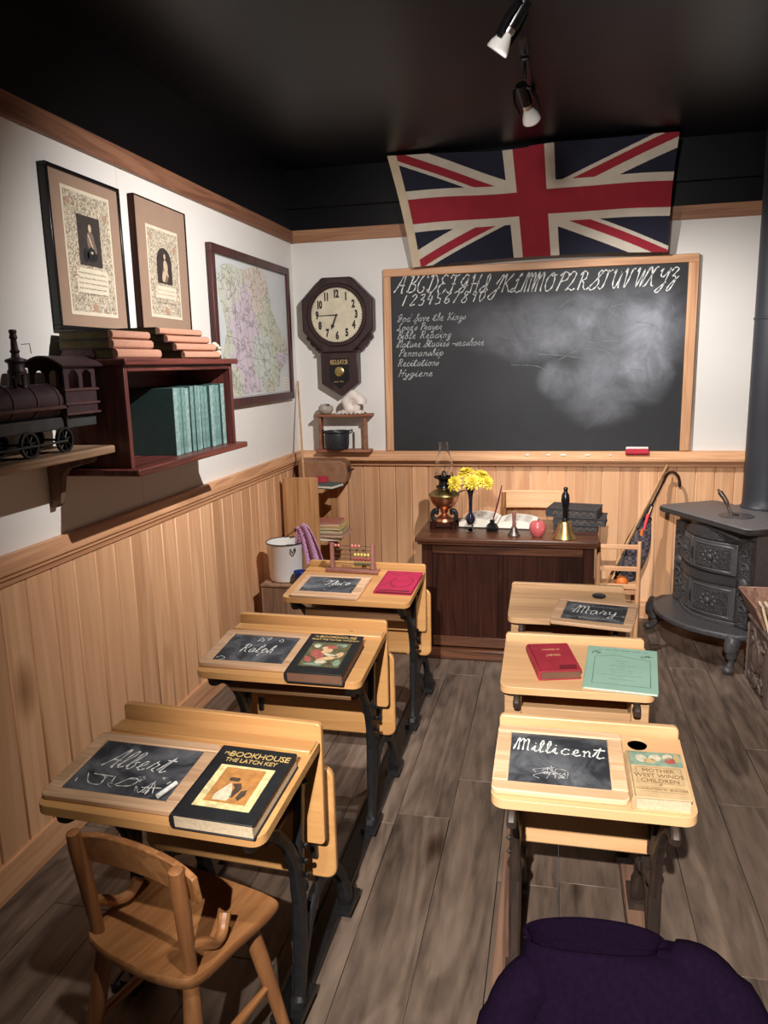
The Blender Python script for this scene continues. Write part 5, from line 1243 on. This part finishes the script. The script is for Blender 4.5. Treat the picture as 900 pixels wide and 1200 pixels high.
def flat_red(label, y, x1, z, L_, w, t, rot):
    """book lying flat, spine towards the room, tail edge towards the camera"""
    b = thing('salmon_book', label, 'book', (x1, y, z), (0, 0, rot), 'salmon books on top of the wall bookcase')
    M().prism([(-.012, 0), (0, .001), (.006, t*.2), (.008, t*.5), (.006, t*.8), (0, t-.001), (-.012, t)], 0, L_, 'y').build('spine', 'salmon_cloth', b, bevel=.001)
    M().box(-w, -.008, 0, L_, 0, .0035).build('lower_board', 'dark_leather', b); M().box(-w, -.008, 0, L_, t-.0035, t).build('upper_board', 'dark_leather', b)
    M().box(-w+.004, -.006, .004, L_-.004, .0035, t-.0035).build('page_block', 'olive_edge', b)
zz = 1.6025
for lb, y0, L_, x1, rot, t in (('bottom salmon-spined book of the left stack on the wall bookcase', 2.235, .265, .235, -2, .031), ('middle salmon-spined book of the left stack on the wall bookcase', 2.228, .235, .228, -2, .030), ('top salmon-spined book of the left stack on the wall bookcase', 2.236, .215, .222, -3, .028)):
    flat_red(lb, y0, x1, zz, L_, .20, t, R(rot)); zz += t+.0006
zz = 1.6025
for lb, y0, L_, x1, rot, t in (('lowest salmon book of the right stack on the wall bookcase', 2.69, .235, .238, -9, .028), ('second salmon book up in the right stack on the wall bookcase', 2.64, .262, .232, -8, .028), ('third salmon book up in the right stack on the wall bookcase', 2.59, .285, .225, -6, .027), ('topmost salmon book of the right stack on the wall bookcase', 2.545, .315, .220, -2, .026)):
    flat_red(lb, y0, x1, zz, L_, .195, t, R(rot)); zz += t+.0006
o = M(); rn = random.Random(5)
for k in range(7): o.ball((rn.uniform(-.012, .012), rn.uniform(-.014, .014), .012+.008*k), .013, 6, (1, 1.2, .7))
tag(o.build('dried_flower', 'old_paper', loc=(.205, 3.045, 1.603)), 'crumpled cream dried flower beside the right stack of salmon books', 'dried flower')
o = thing('wooden_scroll', 'small rounded brown block on the near end of the wall bookcase', 'ornament', (.09, 2.238, 1.6025))
M().prism(catmull([Vector(p+(0,)) for p in ((-.05, 0), (.06, 0), (.062, .03), (.045, .05), (-.02, .052), (-.048, .035))], 4, True) and [(p.x, max(0, p.y)) for p in catmull([Vector(q+(0,)) for q in ((-.05, 0), (.06, 0), (.062, .03), (.045, .05), (-.02, .052), (-.048, .035))], 4, True)], 0, .016, 'y').build('block', 'mahogany_long', o, bevel=.003)

# plank shelf with the toy locomotive
ps = thing('plank_shelf', 'worn pale plank shelf on brown wooden brackets at the left edge', 'shelf', (0, 0, 0))
M().box(.001, .205, 1.15, 2.232, 1.300, 1.326).build('plank', 'shelf_plank', ps, bevel=.006, seg=3)
for by in (2.165, 1.42):
    p = [(0.001, 1.300), (.165, 1.300), (.172, 1.290), (.160, 1.276), (.120, 1.268), (.075, 1.255), (.052, 1.225), (.044, 1.180), (.036, 1.140), (.018, 1.128), (.001, 1.128)]
    M().prism(p, by-.014, by+.014, 'y').build('bracket', 'bracket_wood', ps, bevel=.003)
lo = thing('toy_locomotive', 'plum-coloured tin toy steam locomotive on the plank shelf', 'toy train', (.115, 1.90, 1.3265))
def lz(z): return z-1.3265
cz = lz(1.478)
Ty = Matrix.Translation((0, 0, cz)) @ Matrix.Rotation(R(-90), 4, 'X')     # lathe axis along +y
M().lathe([(0, -.30), (.046, -.30), (.050, -.295), (.052, -.20), (.0525, .140), (.050, .143), (0, .143)], n=32, T=Ty).build('boiler', 'plum_metal', lo)
for yy in (-.20, -.08, .02, .12): M().lathe([(.052, yy-.004), (.0555, yy-.003), (.0555, yy+.003), (.052, yy+.004)], n=32, T=Ty).build('boiler_band', 'rust_metal', lo)
M().lathe([(.030, .045), (.026, .06), (.024, .085), (.026, .088), (.026, .092), (.022, .098), (.022, .112), (.030, .118), (.028, .124), (.012, .130), (.010, .14), (.014, .146), (.010, .152), (.008, .178), (.011, .184), (.0085, .195), (.011, .200), (.009, .206), (0, .207)], c=(0, .015, cz), n=20).build('steam_dome', 'plum_metal', lo)
M().lathe([(.026, .045), (.018, .06), (.016, .12), (.022, .145), (.030, .16), (.028, .165), (0, .165)], c=(0, -.235, cz), n=20).build('chimney_stack', 'grey_metal', lo)
M().tube([(.02, .02, cz+.165), (.02, .055, cz+.168), (.02, .058, cz+.14)], .0012, 6).build('whistle_wire', 'pewter', lo)
for yy, hh in ((-.035, .05), (.0, .06)): M().tube([(.028, yy, cz+.045), (.038, yy-.012, cz+.045+hh*.6)], [.004, .006], 8).build('handrail_knob', 'black_gloss', lo)
M().box(.046, .060, -.30, .15, cz-.022, cz-.012).build('running_board', 'rust_metal', lo, bevel=.002); M().box(-.060, -.046, -.30, .15, cz-.022, cz-.012).build('running_board', 'rust_metal', lo, bevel=.002)
def cab_side(x):
    mb = M()
    z0, z1 = lz(1.435), lz(1.583); y0, y1 = .140, .300
    mb.box(x-.002, x+.002, y0, y1, z0, lz(1.515)); mb.box(x-.002, x+.002, y0, y1, lz(1.570), z1)
    for ya, yb in ((y0, y0+.022), (y0+.072, y0+.092), (y1-.022, y1)): mb.box(x-.002, x+.002, ya, yb, lz(1.515), lz(1.570))
    for yc in (y0+.047, y1-.045):  # arched window heads
        w = .025
        for sg in (-1, 1): mb.prism([(yc+sg*w, lz(1.5701)), (yc+sg*w, lz(1.552)), (yc+sg*w*.75, lz(1.562)), (yc+sg*w*.3, lz(1.5695)), (yc, lz(1.5701))], x-.002, x+.002, 'x')
    return mb
for x in (-.058, .058):
    c = cab_side(x).build('cab_side', 'plum_metal', lo)
    for zz_ in (1.510, 1.468, 1.438): M().box(x-.006, x+.006, .136, .312, lz(zz_)-.004, lz(zz_)+.003).build('trim_strip', 'rust_metal', c, bevel=.0015)
M().box(-.056, .056, .140, .144, lz(1.40), lz(1.52)).build('cab_front', 'plum_metal', lo)
M().grid(lambda u, v: ((u-.5)*.150, .118+.215*v, lz(1.583)+.030*math.cos((u-.5)*PI)), 14, 4, .005).build('cab_roof', 'plum_metal', lo)
M().box(-.045, .045, -.30, .31, lz(1.395), lz(1.43)).build('frame', 'grey_metal', lo, bevel=.003)
def wheel(x, y, r):
    Tx = Matrix.Translation((x, y, r)) @ Matrix.Rotation(R(90), 4, 'Y')
    w_ = M().lathe([(r-.006, -.005), (r, -.005), (r, .003), (r+.002, .004), (r+.002, .006), (r-.006, .006), (r-.006, -.005)], n=30, T=Tx).build('wheel', 'black_iron', lo)
    m_ = M()
    for k in range(4):
        a = PI*k/4+.2; m_.tube([(x, y-(r-.004)*math.cos(a), r-(r-.004)*math.sin(a)), (x, y+(r-.004)*math.cos(a), r+(r-.004)*math.sin(a))], .0025, 6)
    m_.lathe([(.008, -.006), (.008, .009), (0, .010)], n=14, T=Tx); m_.build('spokes', 'black_iron', w_)
for yy in (-.21, -.035, .125):
    for x in (-.050, .050): wheel(x, yy, .037)
    M().tube([(-.05, yy, .037), (.05, yy, .037)], .004, 8).build('axle', 'black_iron', lo)
M().tube([(.060, -.21, .032), (.060, .125, .034)], .0035, 6, 1.6).build('coupling_rod', 'grey_metal', lo)

# ------------------------------------------------------------------ wall clock on the back wall
CX, CZk, CR = .305, 1.862, .222
ck = thing('wall_clock', 'dark octagonal regulator wall clock left of the blackboard, reading about quarter to seven', 'clock', (CX, D, CZk))
def octa(r): return [(r/math.cos(PI/8)*math.cos(PI/8+PI/4*k), r/math.cos(PI/8)*math.sin(PI/8+PI/4*k)) for k in range(8)]
M().prism(octa(CR), -.100, -.001, 'y').build('octagon_case', 'clock_case', ck, bevel=.008, seg=2)
TBk = Matrix.Translation((0, -.100, 0)) @ Matrix.Rotation(R(90), 4, 'X')
M().lathe([(.160, -.004), (.186, -.004), (.188, .004), (.182, .012), (.172, .012), (.166, .004), (.160, .003)], n=48, T=TBk).build('bezel', 'clock_case', ck, bevel=0)
M().lathe([(.164, 0), (.164, .003), (0, .0031)], n=48, T=TBk).build('dial', 'clock_paper', ck)
zf_ = -.1036
m_ = M(); 
for h in range(1, 13):
    a = PI/2-h*PI/6; sz = .062
    type_mesh(str(h), sz, Matrix.Translation((.123*math.cos(a), zf_, .123*math.sin(a))) @ TB, m_, .85, .62, .0003, .0035)
m_.build('numerals', 'clock_ink', ck, smooth=0)
m_ = M()
for k in range(60):
    a = 2*PI*k/60; ribbon(m_, [(.153*math.cos(a), .153*math.sin(a)), (.159*math.cos(a), .159*math.sin(a))], .0022 if k % 5 else .005, lambda x, y: (x, zf_, y))
m_.build('minute_track', 'clock_ink', ck, smooth=0)
m_ = M(); a = R(181); m_.prism([(.0-.003*math.sin(a)*0, .004), (.0, -.004), (.125*math.cos(a), .125*math.sin(a)-.001), (.125*math.cos(a), .125*math.sin(a)+.002)], -.107, -.1055, 'y'); m_.build('minute_hand', 'clock_ink', ck)
m_ = M(); a = R(248); c_, s_ = math.cos(a), math.sin(a)
m_.prism([(-.004*-s_, .004*-c_), (.06*c_+.005*s_, .06*s_-.005*c_), (.066*c_+.012*s_, .066*s_-.012*c_), (.09*c_, .09*s_), (.066*c_-.012*s_, .066*s_+.012*c_), (.06*c_-.005*s_, .06*s_+.005*c_), (.004*-s_, -.004*-c_)], -.109, -.1075, 'y'); m_.build('hour_hand', 'clock_ink', ck)
M().lathe([(.007, 0), (.007, .009), (0, .010)], n=16, T=TBk).build('arbor', 'clock_ink', ck)
LX = .118; zt_, zb_ = -CR+.01, 1.452-CZk
M().prism([(-LX, zt_), (-LX, zb_), (.008, 1.374-CZk), (LX, zb_), (LX, zt_)], -.082, -.001, 'y').build('pendulum_case', 'clock_case', ck, bevel=.005)
M().prism([(-LX-.012, zt_+.004), (-LX-.012, zt_-.010), (LX+.012, zt_-.010), (LX+.012, zt_+.004)], -.092, -.001, 'y').build('case_moulding', 'clock_case', ck, bevel=.003)
for sg in (-1, 1):
    poly = [(sg*.10, zt_+.03), (sg*.205, -.108), (sg*.213, -.135), (sg*.200, -.148), (sg*.190, -.142), (sg*.188, -.165), (sg*.172, -.185), (sg*.160, -.175), (sg*.155, -.205), (sg*.135, -.215), (sg*.118, -.205)]
    M().prism(poly, -.062, -.020, 'y').build('carved_ear', 'clock_case', ck, bevel=.002)
M().prism([(-.062, zt_-.045), (-.062, zb_+.02), (.0, zb_-.035), (.062, zb_+.02), (.062, zt_-.045)], -.0835, -.082, 'y').build('pendulum_window', 'black_gloss', ck)
m_ = M(); type_mesh('REGULATOR', .042, Matrix.Translation((0, -.0845, zt_-.070)) @ TB, m_, .78, .56, .0004); m_.build('gilt_lettering', 'gold_leaf', ck, smooth=0)
M().lathe([(.030, .0), (.030, .002), (.026, .0045), (.010, .005), (0, .006)], n=28, T=Matrix.Translation((0, -.0836, zt_-.125)) @ Matrix.Rotation(R(90), 4, 'X')).build('pendulum_bob', 'old_brass', ck)
m_ = M(); squiggles(m_, -.035, .035, zb_+.008, .014, .003, lambda x, y: (x, -.0842, y), 77, 3); m_.build('gilt_scroll', 'gold_leaf', ck, smooth=0)

# small wall shelf below the clock
ws = thing('small_wall_shelf', 'small open reddish wooden wall shelf under the clock', 'shelf', (0, 0, 0))
M().box(.145, .500, D-.125, D-.001, 1.248, 1.264).build('top_board', 'small_shelf', ws, bevel=.003)
M().box(.150, .500, D-.125, D-.051, 1.028, 1.046).build('bottom_board', 'small_shelf', ws, bevel=.003)
M().box(.165, .181, D-.110, D-.051, 1.046, 1.248).build('side_board', 'small_shelf', ws, bevel=.003)
M().box(.452, .468, D-.110, D-.051, 1.046, 1.248).build('side_board', 'small_shelf', ws, bevel=.003)
po = thing('iron_pot', 'small black pot inside the little wall shelf', 'pot', (.280, D-.098, 1.0465))
M().lathe([(.060, 0), (.070, .006), (.074, .03), (.076, .085), (.074, .1), (.080, .106), (.084, .110), (.083, .115), (.074, .114), (.070, .10), (.068, .03), (.0, .012)], n=32).build('pot_body', 'pot_iron', po)
for sg in (-1, 1): M().tube(catmull([(sg*.074, 0, .095), (sg*.094, 0, .106), (sg*.100, -.004, .120), (sg*.082, 0, .116)], 4), .004, 8).build('ear_handle', 'pot_iron', po)
tag(M().box(-.030, .030, -.0008, .0008, 0, .125).build('paper_card', 'page_white', loc=(.412, D-.056, 1.0465), rot=(R(-3), 0, 0)), 'plain white card standing behind the black pot', 'card')
# sea shells on its top
sh = thing('conch_shell', 'large pale spiky conch shell on the right of the little wall shelf', 'seashell', (.372, D-.075, 1.2645))
mb = M(); ns, nt = 90, 14; vs = []; fs = []
for i in range(ns+1):
    u = i/ns; th = u*2.6*2*PI; rad = .052*(1-u)**1.15+.002; tube = .036*(1-u)**1.1+.002
    cx_, cz_ = .02+rad*math.cos(th)*.9, .062+rad*math.sin(th)
    yy = -.03*(1-u)+.0-.045*u
    for j in range(nt):
        a = 2*PI*j/nt; rr = tube*(1+.16*math.sin(th*5)*max(0, math.cos(a)))
        vs.append((cx_+rr*math.cos(a)*math.cos(th), yy+rr*math.sin(a), max(.001, cz_+rr*math.cos(a)*math.sin(th))))
fs = [(i*nt+j, i*nt+(j+1) % nt, (i+1)*nt+(j+1) % nt, (i+1)*nt+j) for i in range(ns) for j in range(nt)]
mb.add(vs, fs); mb.build('whorl', 'shell_white', sh, smooth=60)
mb = M(); mb.grid(lambda u, v: (-.085+.175*u, -.055+.075*v+.008*math.sin(u*14), .004+.030*math.sin(PI*min(1, max(0, v)))*math.sin(PI*(.1+.8*u))+.006*abs(math.sin(u*22))*(1-v)), 40, 8, .004); mb.build('flared_lip', 'shell_white', sh, smooth=60)
for k in range(6): M().lathe([(.008, 0), (.004, .010), (0, .016)], n=8, T=Matrix.Translation((-.07+.027*k, -.052, .006)) @ Matrix.Rotation(R(50), 4, 'X')).build('spine', 'shell_white', sh)
cu = thing('shell_bowl', 'small grey shell-encrusted bowl on the left of the little wall shelf', 'bowl', (.210, D-.085, 1.2645))
M().lathe([(.022, 0), (.036, .008), (.046, .026), (.046, .040), (.040, .052), (.036, .050), (.040, .038), (.038, .02), (0, .012)], n=22).build('bowl', 'shell_grey', cu)
rn = random.Random(9)
for k in range(9):
    a = rn.uniform(0, 6.28); r_ = rn.uniform(.004, .030)
    tag(M().lathe([(0, -.008), (.008, -.004), (.011, .003), (.006, .010), (0, .014)], n=8).build('small_shell', 'photo_dark' if k % 2 else 'shell_grey', loc=(.210+r_*math.cos(a), D-.085+r_*math.sin(a), 1.2645+.050+.004*rn.random()), rot=(rn.uniform(-1, 1), rn.uniform(-1, 1), 0)), 'tiny dark shell heaped in the grey bowl', 'seashell', 'tiny shells in the grey bowl')

# ------------------------------------------------------------------ corner unit, books, case, pail
cn = thing('corner_bookshelf', 'plain plank corner bookshelf where the wainscots meet, seen end-on', 'bookshelf', (0, 0, 0))
M().box(.046, .262, 4.190, 4.210, 0, .922).build('end_panel', 'plank_panel', cn, bevel=.002)
M().box(.046, .262, 4.625, 4.640, 0, .860).build('end_panel', 'plank_panel', cn, bevel=.002)
for zz_, x1 in ((.828, .285), (.515, .300), (.16, .262)): M().box(.046, x1, 4.211, 4.624, zz_, zz_+.018).build('shelf_board', 'plank_panel', cn, bevel=.002)
cs = thing('leather_case', 'scuffed tan leather case with a sloping lid on top of the corner bookshelf', 'case', (.205, 4.535, .8465), (0, 0, R(4)))
M().prism([(-.15, 0), (.145, 0), (.158, .06), (.150, .125), (.118, .142), (-.15, .142)], -.085, .085, 'y').build('case_body', 'case_leather', cs, bevel=.008, seg=3)
M().prism([(.1455, .03), (.1585, .064), (.154, .10), (.151, .10), (.154, .064), (.141, .03)], -.03, .03, 'y').build('front_flap', 'dark_leather', cs)
M().tube(catmull([(.158, -.035, .07), (.180, -.02, .078), (.180, .02, .078), (.158, .035, .07)], 5), .005, 8).build('handle', 'dark_leather', cs)
b = book('book', 'thin dark green book jutting from the corner bookshelf under the leather case', (.262, 4.335, .8466), (0, 0, R(-14)), .19, .14, .020, 'slate_green_book', 'page_white')
tag(M().prism(rrect(-.035, .035, -.02, .02, .004, 3), 0, .034).build('red_box', 'felt_red', loc=(.232, 4.385, .8672), bevel=.002), 'small red box resting on the dark green book under the case', 'box')
zz = .5335
for i, (nm, c, w, h, t, dx, rz_) in enumerate((('cream', 'cream_book', .25, .18, .022, -.01, 2), ('rose-brown', 'rose_book', .265, .19, .020, .012, -4), ('pale green', 'green_book', .250, .18, .024, .004, 3), ('yellow', 'yellow_book', .235, .18, .018, .008, -2), ('pink-brown', 'pink_book', .225, .18, .020, -.004, 5))):
    book('school_book', f'{nm} book in the short stack on the lower corner shelf', (.255+dx, 4.33, zz), (0, 0, R(rz_)), w, h, t, c, 'page_edge' if i else 'page_white', 'books stacked on the lower corner shelf'); zz += t+.0006
pt_ = M(); pt_.tube([(.168, 4.236, .846), (.022, 4.628, 1.470)], [.0075, .0055], 10)
tag(pt_.build('pointer_stick', 'pole_wood'), 'thin wooden pointer leaning in the room corner beside the map', 'pointer')
cr = thing('wooden_crate', 'rough upright wooden crate against the wainscot under the white pail', 'crate', (.215, 3.80, 0))
for k in range(3): M().box(-.125+.0835*k, -.125+.0835*k+.082, -.125, -.110, 0, .41).build('front_plank', 'crate_wood', cr, bevel=.002); M().box(-.125+.0835*k, -.125+.0835*k+.082, .110, .125, 0, .41).build('rear_plank', 'crate_wood', cr, bevel=.002)
for sx in (-.125, .111): M().box(sx, sx+.014, -.110, .110, 0, .41).build('side_plank', 'crate_wood', cr, bevel=.002)
M().box(-.128, .128, -.130, .130, .41, .424).build('top_board', 'crate_wood', cr, bevel=.003)
pl = thing('enamel_pail', 'white enamel pail with a dark rim on the crate by the left wall', 'pail', (.198, 3.79, .4245))
M().lathe([(.082, 0), (.090, .006), (.094, .02), (.103, .205), (.106, .209), (.104, .212), (.1, .207), (.090, .02), (0, .012)], n=48).build('pail_body', 'enamel', pl)
m_ = M(); m_.tube([(.105*math.cos(2*PI*k/48), .105*math.sin(2*PI*k/48), .211) for k in range(49)], .0032, 8); m_.build('dark_rim', 'enamel_rim', pl)
for a in (R(-50), R(130)):
    m_ = M(); c_, s_ = math.cos(a), math.sin(a); m_.tube(catmull([(c_*.104-.012*s_, s_*.104+.012*c_, .19), (c_*.114-.012*s_, s_*.114+.012*c_, .180), (c_*.116, s_*.116, .165), (c_*.114+.012*s_, s_*.114-.012*c_, .180), (c_*.104+.012*s_, s_*.104-.012*c_, .19)], 4), .003, 6); m_.build('bail_ear', 'enamel_rim', pl)
m_ = M(); a = R(-50); c_, s_ = math.cos(a), math.sin(a)
m_.tube(catmull([(c_*.112*q, s_*.112*q, .178) if abs(q) == 1 else (c_*.112*q+.06*(1-q*q), s_*.112*q+.075*(1-q*q), .178+.085*(1-q*q)) for q in (1, .75, .4, 0, -.4, -.75, -1)], 5), .0025, 8); m_.build('wire_bail', 'brown_iron', pl)
M().tube([(.03, .065, .258), (.085, .078, .262)], .010, 10).build('bail_grip', 'dark_oak', pl)
cl = M()
def rag(u, v):
    # folded over the rim: u across, v from inside the pail to the long front fall
    s = v; base = Vector((.296, 3.772, .640)); fan = (u-.5)
    if s < .28: q = s/.28; p = base+Vector((-.02+.02*q, .0, -.03+.125*math.sin(q*PI/2)))
    else: q = (s-.28)/.72; p = base+Vector((.012+.085*q**.8, -.01-.04*q, .095-.215*q**1.25))
    w = .035+.055*max(0, s-.2)
    return p+Vector((fan*w*1.6, -fan*w*.8, .016*math.sin(u*9+1)*(.3+s)-abs(fan)*.05*(1-s)+fan*.03))+Vector((0, -.014*math.cos(u*12)*s, 0))
cl.grid(rag, 26, 30, .003); tag(cl.build('gingham_cloth', 'pink_gingham', smooth=60), 'pink checked cloth draped over the rim of the white pail', 'cloth')
bm_ = thing('blue_mug', 'small dark blue enamel cup beside the white pail', 'cup', (.306, 3.695, .4245))
M().lathe([(.026, 0), (.030, .003), (.033, .07), (.0345, .073), (.033, .075), (.031, .07), (.028, .006), (0, .005)], n=28).build('cup_body', 'blue_enamel', bm_)
M().tube(catmull([(.032, .0, .062), (.052, .004, .060), (.054, .004, .03), (.031, 0, .018)], 5), .0035, 8).build('handle', 'blue_enamel', bm_)

# ------------------------------------------------------------------ carved box, tray and papers at the right edge
cb = thing('carved_box', 'carved grey-brown wooden chest on the floor at the right edge', 'chest', (2.552, 3.46, 0))
M().box(0, .42, 0, .36, .0, .315).build('chest_body', 'carved_box_wood', cb, bevel=.008)
m_ = M()
for (y_, z_, ry, rz_) in ((.18, .185, .085, .085), (.18, .065, .06, .035)): m_.lathe([(.0, .024), (.5, .021), (.72, .014), (.78, .018), (.9, .016), (1, 0)], n=32, T=Matrix.Translation((0, y_, z_)) @ Matrix.Rotation(R(-90), 4, 'Y') @ Matrix.Diagonal((rz_, ry, 1, 1)))
m_.build('oval_medallion', 'carved_box_wood', cb)
for pts in ([(.03, .27), (.08, .29), (.12, .26), (.10, .23), (.07, .25)], [(.31, .27), (.26, .29), (.22, .26), (.24, .23), (.27, .25)], [(.03, .06), (.08, .04), (.12, .07), (.10, .10), (.07, .08)], [(.31, .06), (.26, .04), (.22, .07), (.24, .10), (.27, .08)]):
    M().tube(catmull([(-.001, a, b) for a, b in pts], 5), .008, 8).build('carved_scroll', 'carved_box_wood', cb)
for yy in (.008, .352):
    M().tube([(-.002, yy, .012+.02*k) for k in range(15)], [.009 if k % 2 else .006 for k in range(15)], 8).build('beaded_edge', 'carved_box_wood', cb)
M().box(-.008, .43, -.008, .368, .315, .333).build('lid', 'carved_box_wood', cb, bevel=.005)
ty = thing('wooden_tray', 'reddish wooden open-fronted paper box with flared sides on top of the carved chest', 'tray', (2.50, 3.55, .3335))
M().box(.055, .40, .0, .32, 0, .010).build('tray_floor', 'tray_wood', ty)
M().prism([(.052, .0), (.066, .0), (.016, .118), (0, .118)], 0, .322, 'y').build('side_board', 'tray_wood', ty, bevel=.003)
M().prism([(.389, .0), (.403, .0), (.455, .118), (.439, .118)], 0, .322, 'y').build('side_board', 'tray_wood', ty, bevel=.003)
M().prism([(.055, .0), (.40, .0), (.45, .118), (.005, .118)], .322, .334, 'y').build('back_board', 'tray_wood', ty, bevel=.003)
rn = random.Random(2)
for i in range(7):
    c = ('page_edge', 'page_edge', 'cream_book', 'page_edge', 'green_paper', 'page_white', 'page_edge')[i]
    mg = thing('magazine', ('cream paper-bound magazine at the left end of the tray', 'second magazine from the tray side, curled edges', 'cream magazine in the middle of the papers', 'magazine just before the green-covered one', 'green-covered magazine leaning in the tray', 'white magazine right of the green cover', 'rightmost magazine in the tray')[i], 'magazine', (2.562+.026*i, 3.50, .3450), (R(-5), R(-16+3*i), R(-8+2*i)), 'magazines in the tray')
    M().grid(lambda u, v: (.003*math.sin(u*5+i), .17*u-.01, .115*v+.003*math.sin(u*8+i)*v), 10, 4, .010+.003*(i % 3)).build('pages', c, mg, smooth=60)

# ------------------------------------------------------------------ coat over the second child chair in the foreground
ch2 = dup(ch1, (1.715, 1.155, 0), (0, 0, R(2)), 'child chair under the purple coat, drawn up to the nearest right-row desk', scale=(1.0, 1.0, .95))
co = thing('purple_coat', 'dark purple wool coat draped over the chair back in the foreground', 'coat', (1.705, 1.02, -.028))
def sm(x): x = min(1, max(0, x)); return x*x*(3-2*x)
NB = 72
def ring(cx, cy, rx, ry, z, tilt_y, tilt_x, fold, ph):
    out = []
    for k in range(NB):
        a = 2*PI*k/NB; ca, sa = math.cos(a), math.sin(a)
        px = math.copysign(abs(ca)**.75, ca); py = math.copysign(abs(sa)**.85, sa)
        f = 1+fold*(math.sin(5*a+ph)+.6*math.sin(9*a+2*ph))
        x, y = cx+rx*px*f, cy+ry*py*f
        out.append((x, y, z+tilt_y*(y-cy)+tilt_x*(x-cx)))
    return out
cq = -.026
rings = [ring(cq, .062, .088, .026, .58, 0, 0, 0, 0), ring(cq, .062, .092, .032, .655, -.5, .05, .01, 0), ring(cq, .058, .097, .041, .700, -.40, .05, .0, 0), ring(cq, .055, .101, .046, .704, -.35, .06, .0, 0), ring(cq+.004, .050, .110, .050, .699, -.28, .10, .01, .3),
         ring(-.004, .042, .134, .054, .688, -.2, .20, .012, .5), ring(.004, .030, .156, .064, .668, -.1, .28, .015, .7), ring(.008, .015, .174, .082, .60, 0, .25, .022, .9), ring(.01, .005, .190, .098, .50, 0, .1, .035, 1.2), ring(.01, .0, .205, .112, .38, 0, 0, .045, 1.5), ring(.01, 0, .215, .12, .22, 0, 0, .055, 1.8), ring(.01, 0, .22, .125, .10, 0, 0, .06, 2.0)]
mb = M(); vs = [v for r_ in rings for v in r_]
mb.add(vs, [(i*NB+j, i*NB+(j+1) % NB, (i+1)*NB+(j+1) % NB, (i+1)*NB+j) for i in range(len(rings)-1) for j in range(NB)]+[list(range(NB))])
o = mb.build('coat_body', 'purple_wool', co, smooth=70); sb = o.modifiers.new('soft', 'SUBSURF'); sb.levels = 1; sb.render_levels = 1
for sg, pts, rs in ((-1, [(-.080, .030, .665), (-.132, .004, .632), (-.158, -.03, .55), (-.172, -.04, .43), (-.165, -.02, .31)], [.030, .046, .052, .052, .048]), (1, [(.070, .030, .690), (.128, .022, .694), (.176, -.008, .635), (.212, -.025, .52), (.215, -.01, .38)], [.030, .044, .052, .054, .048])):
    m_ = M(); m_.tube(catmull(pts, 6), rs, 18, .85); q = m_.build('sleeve', 'purple_wool', co, smooth=70)
# turned-up collar
def collar(u, v):
    a = R(-6+200*u); ht = (.014+.026*math.sin(PI*min(1, max(0, u)))**.7)*(v-.55)
    ox = 1+.06*v
    return (cq+.101*ox*math.cos(a), .055+.046*ox*math.sin(a), .703-.35*.046*math.sin(a)+.006*math.cos(a)+ht)
M().grid(collar, 40, 5, .007).build('collar', 'purple_wool', co, smooth=70)
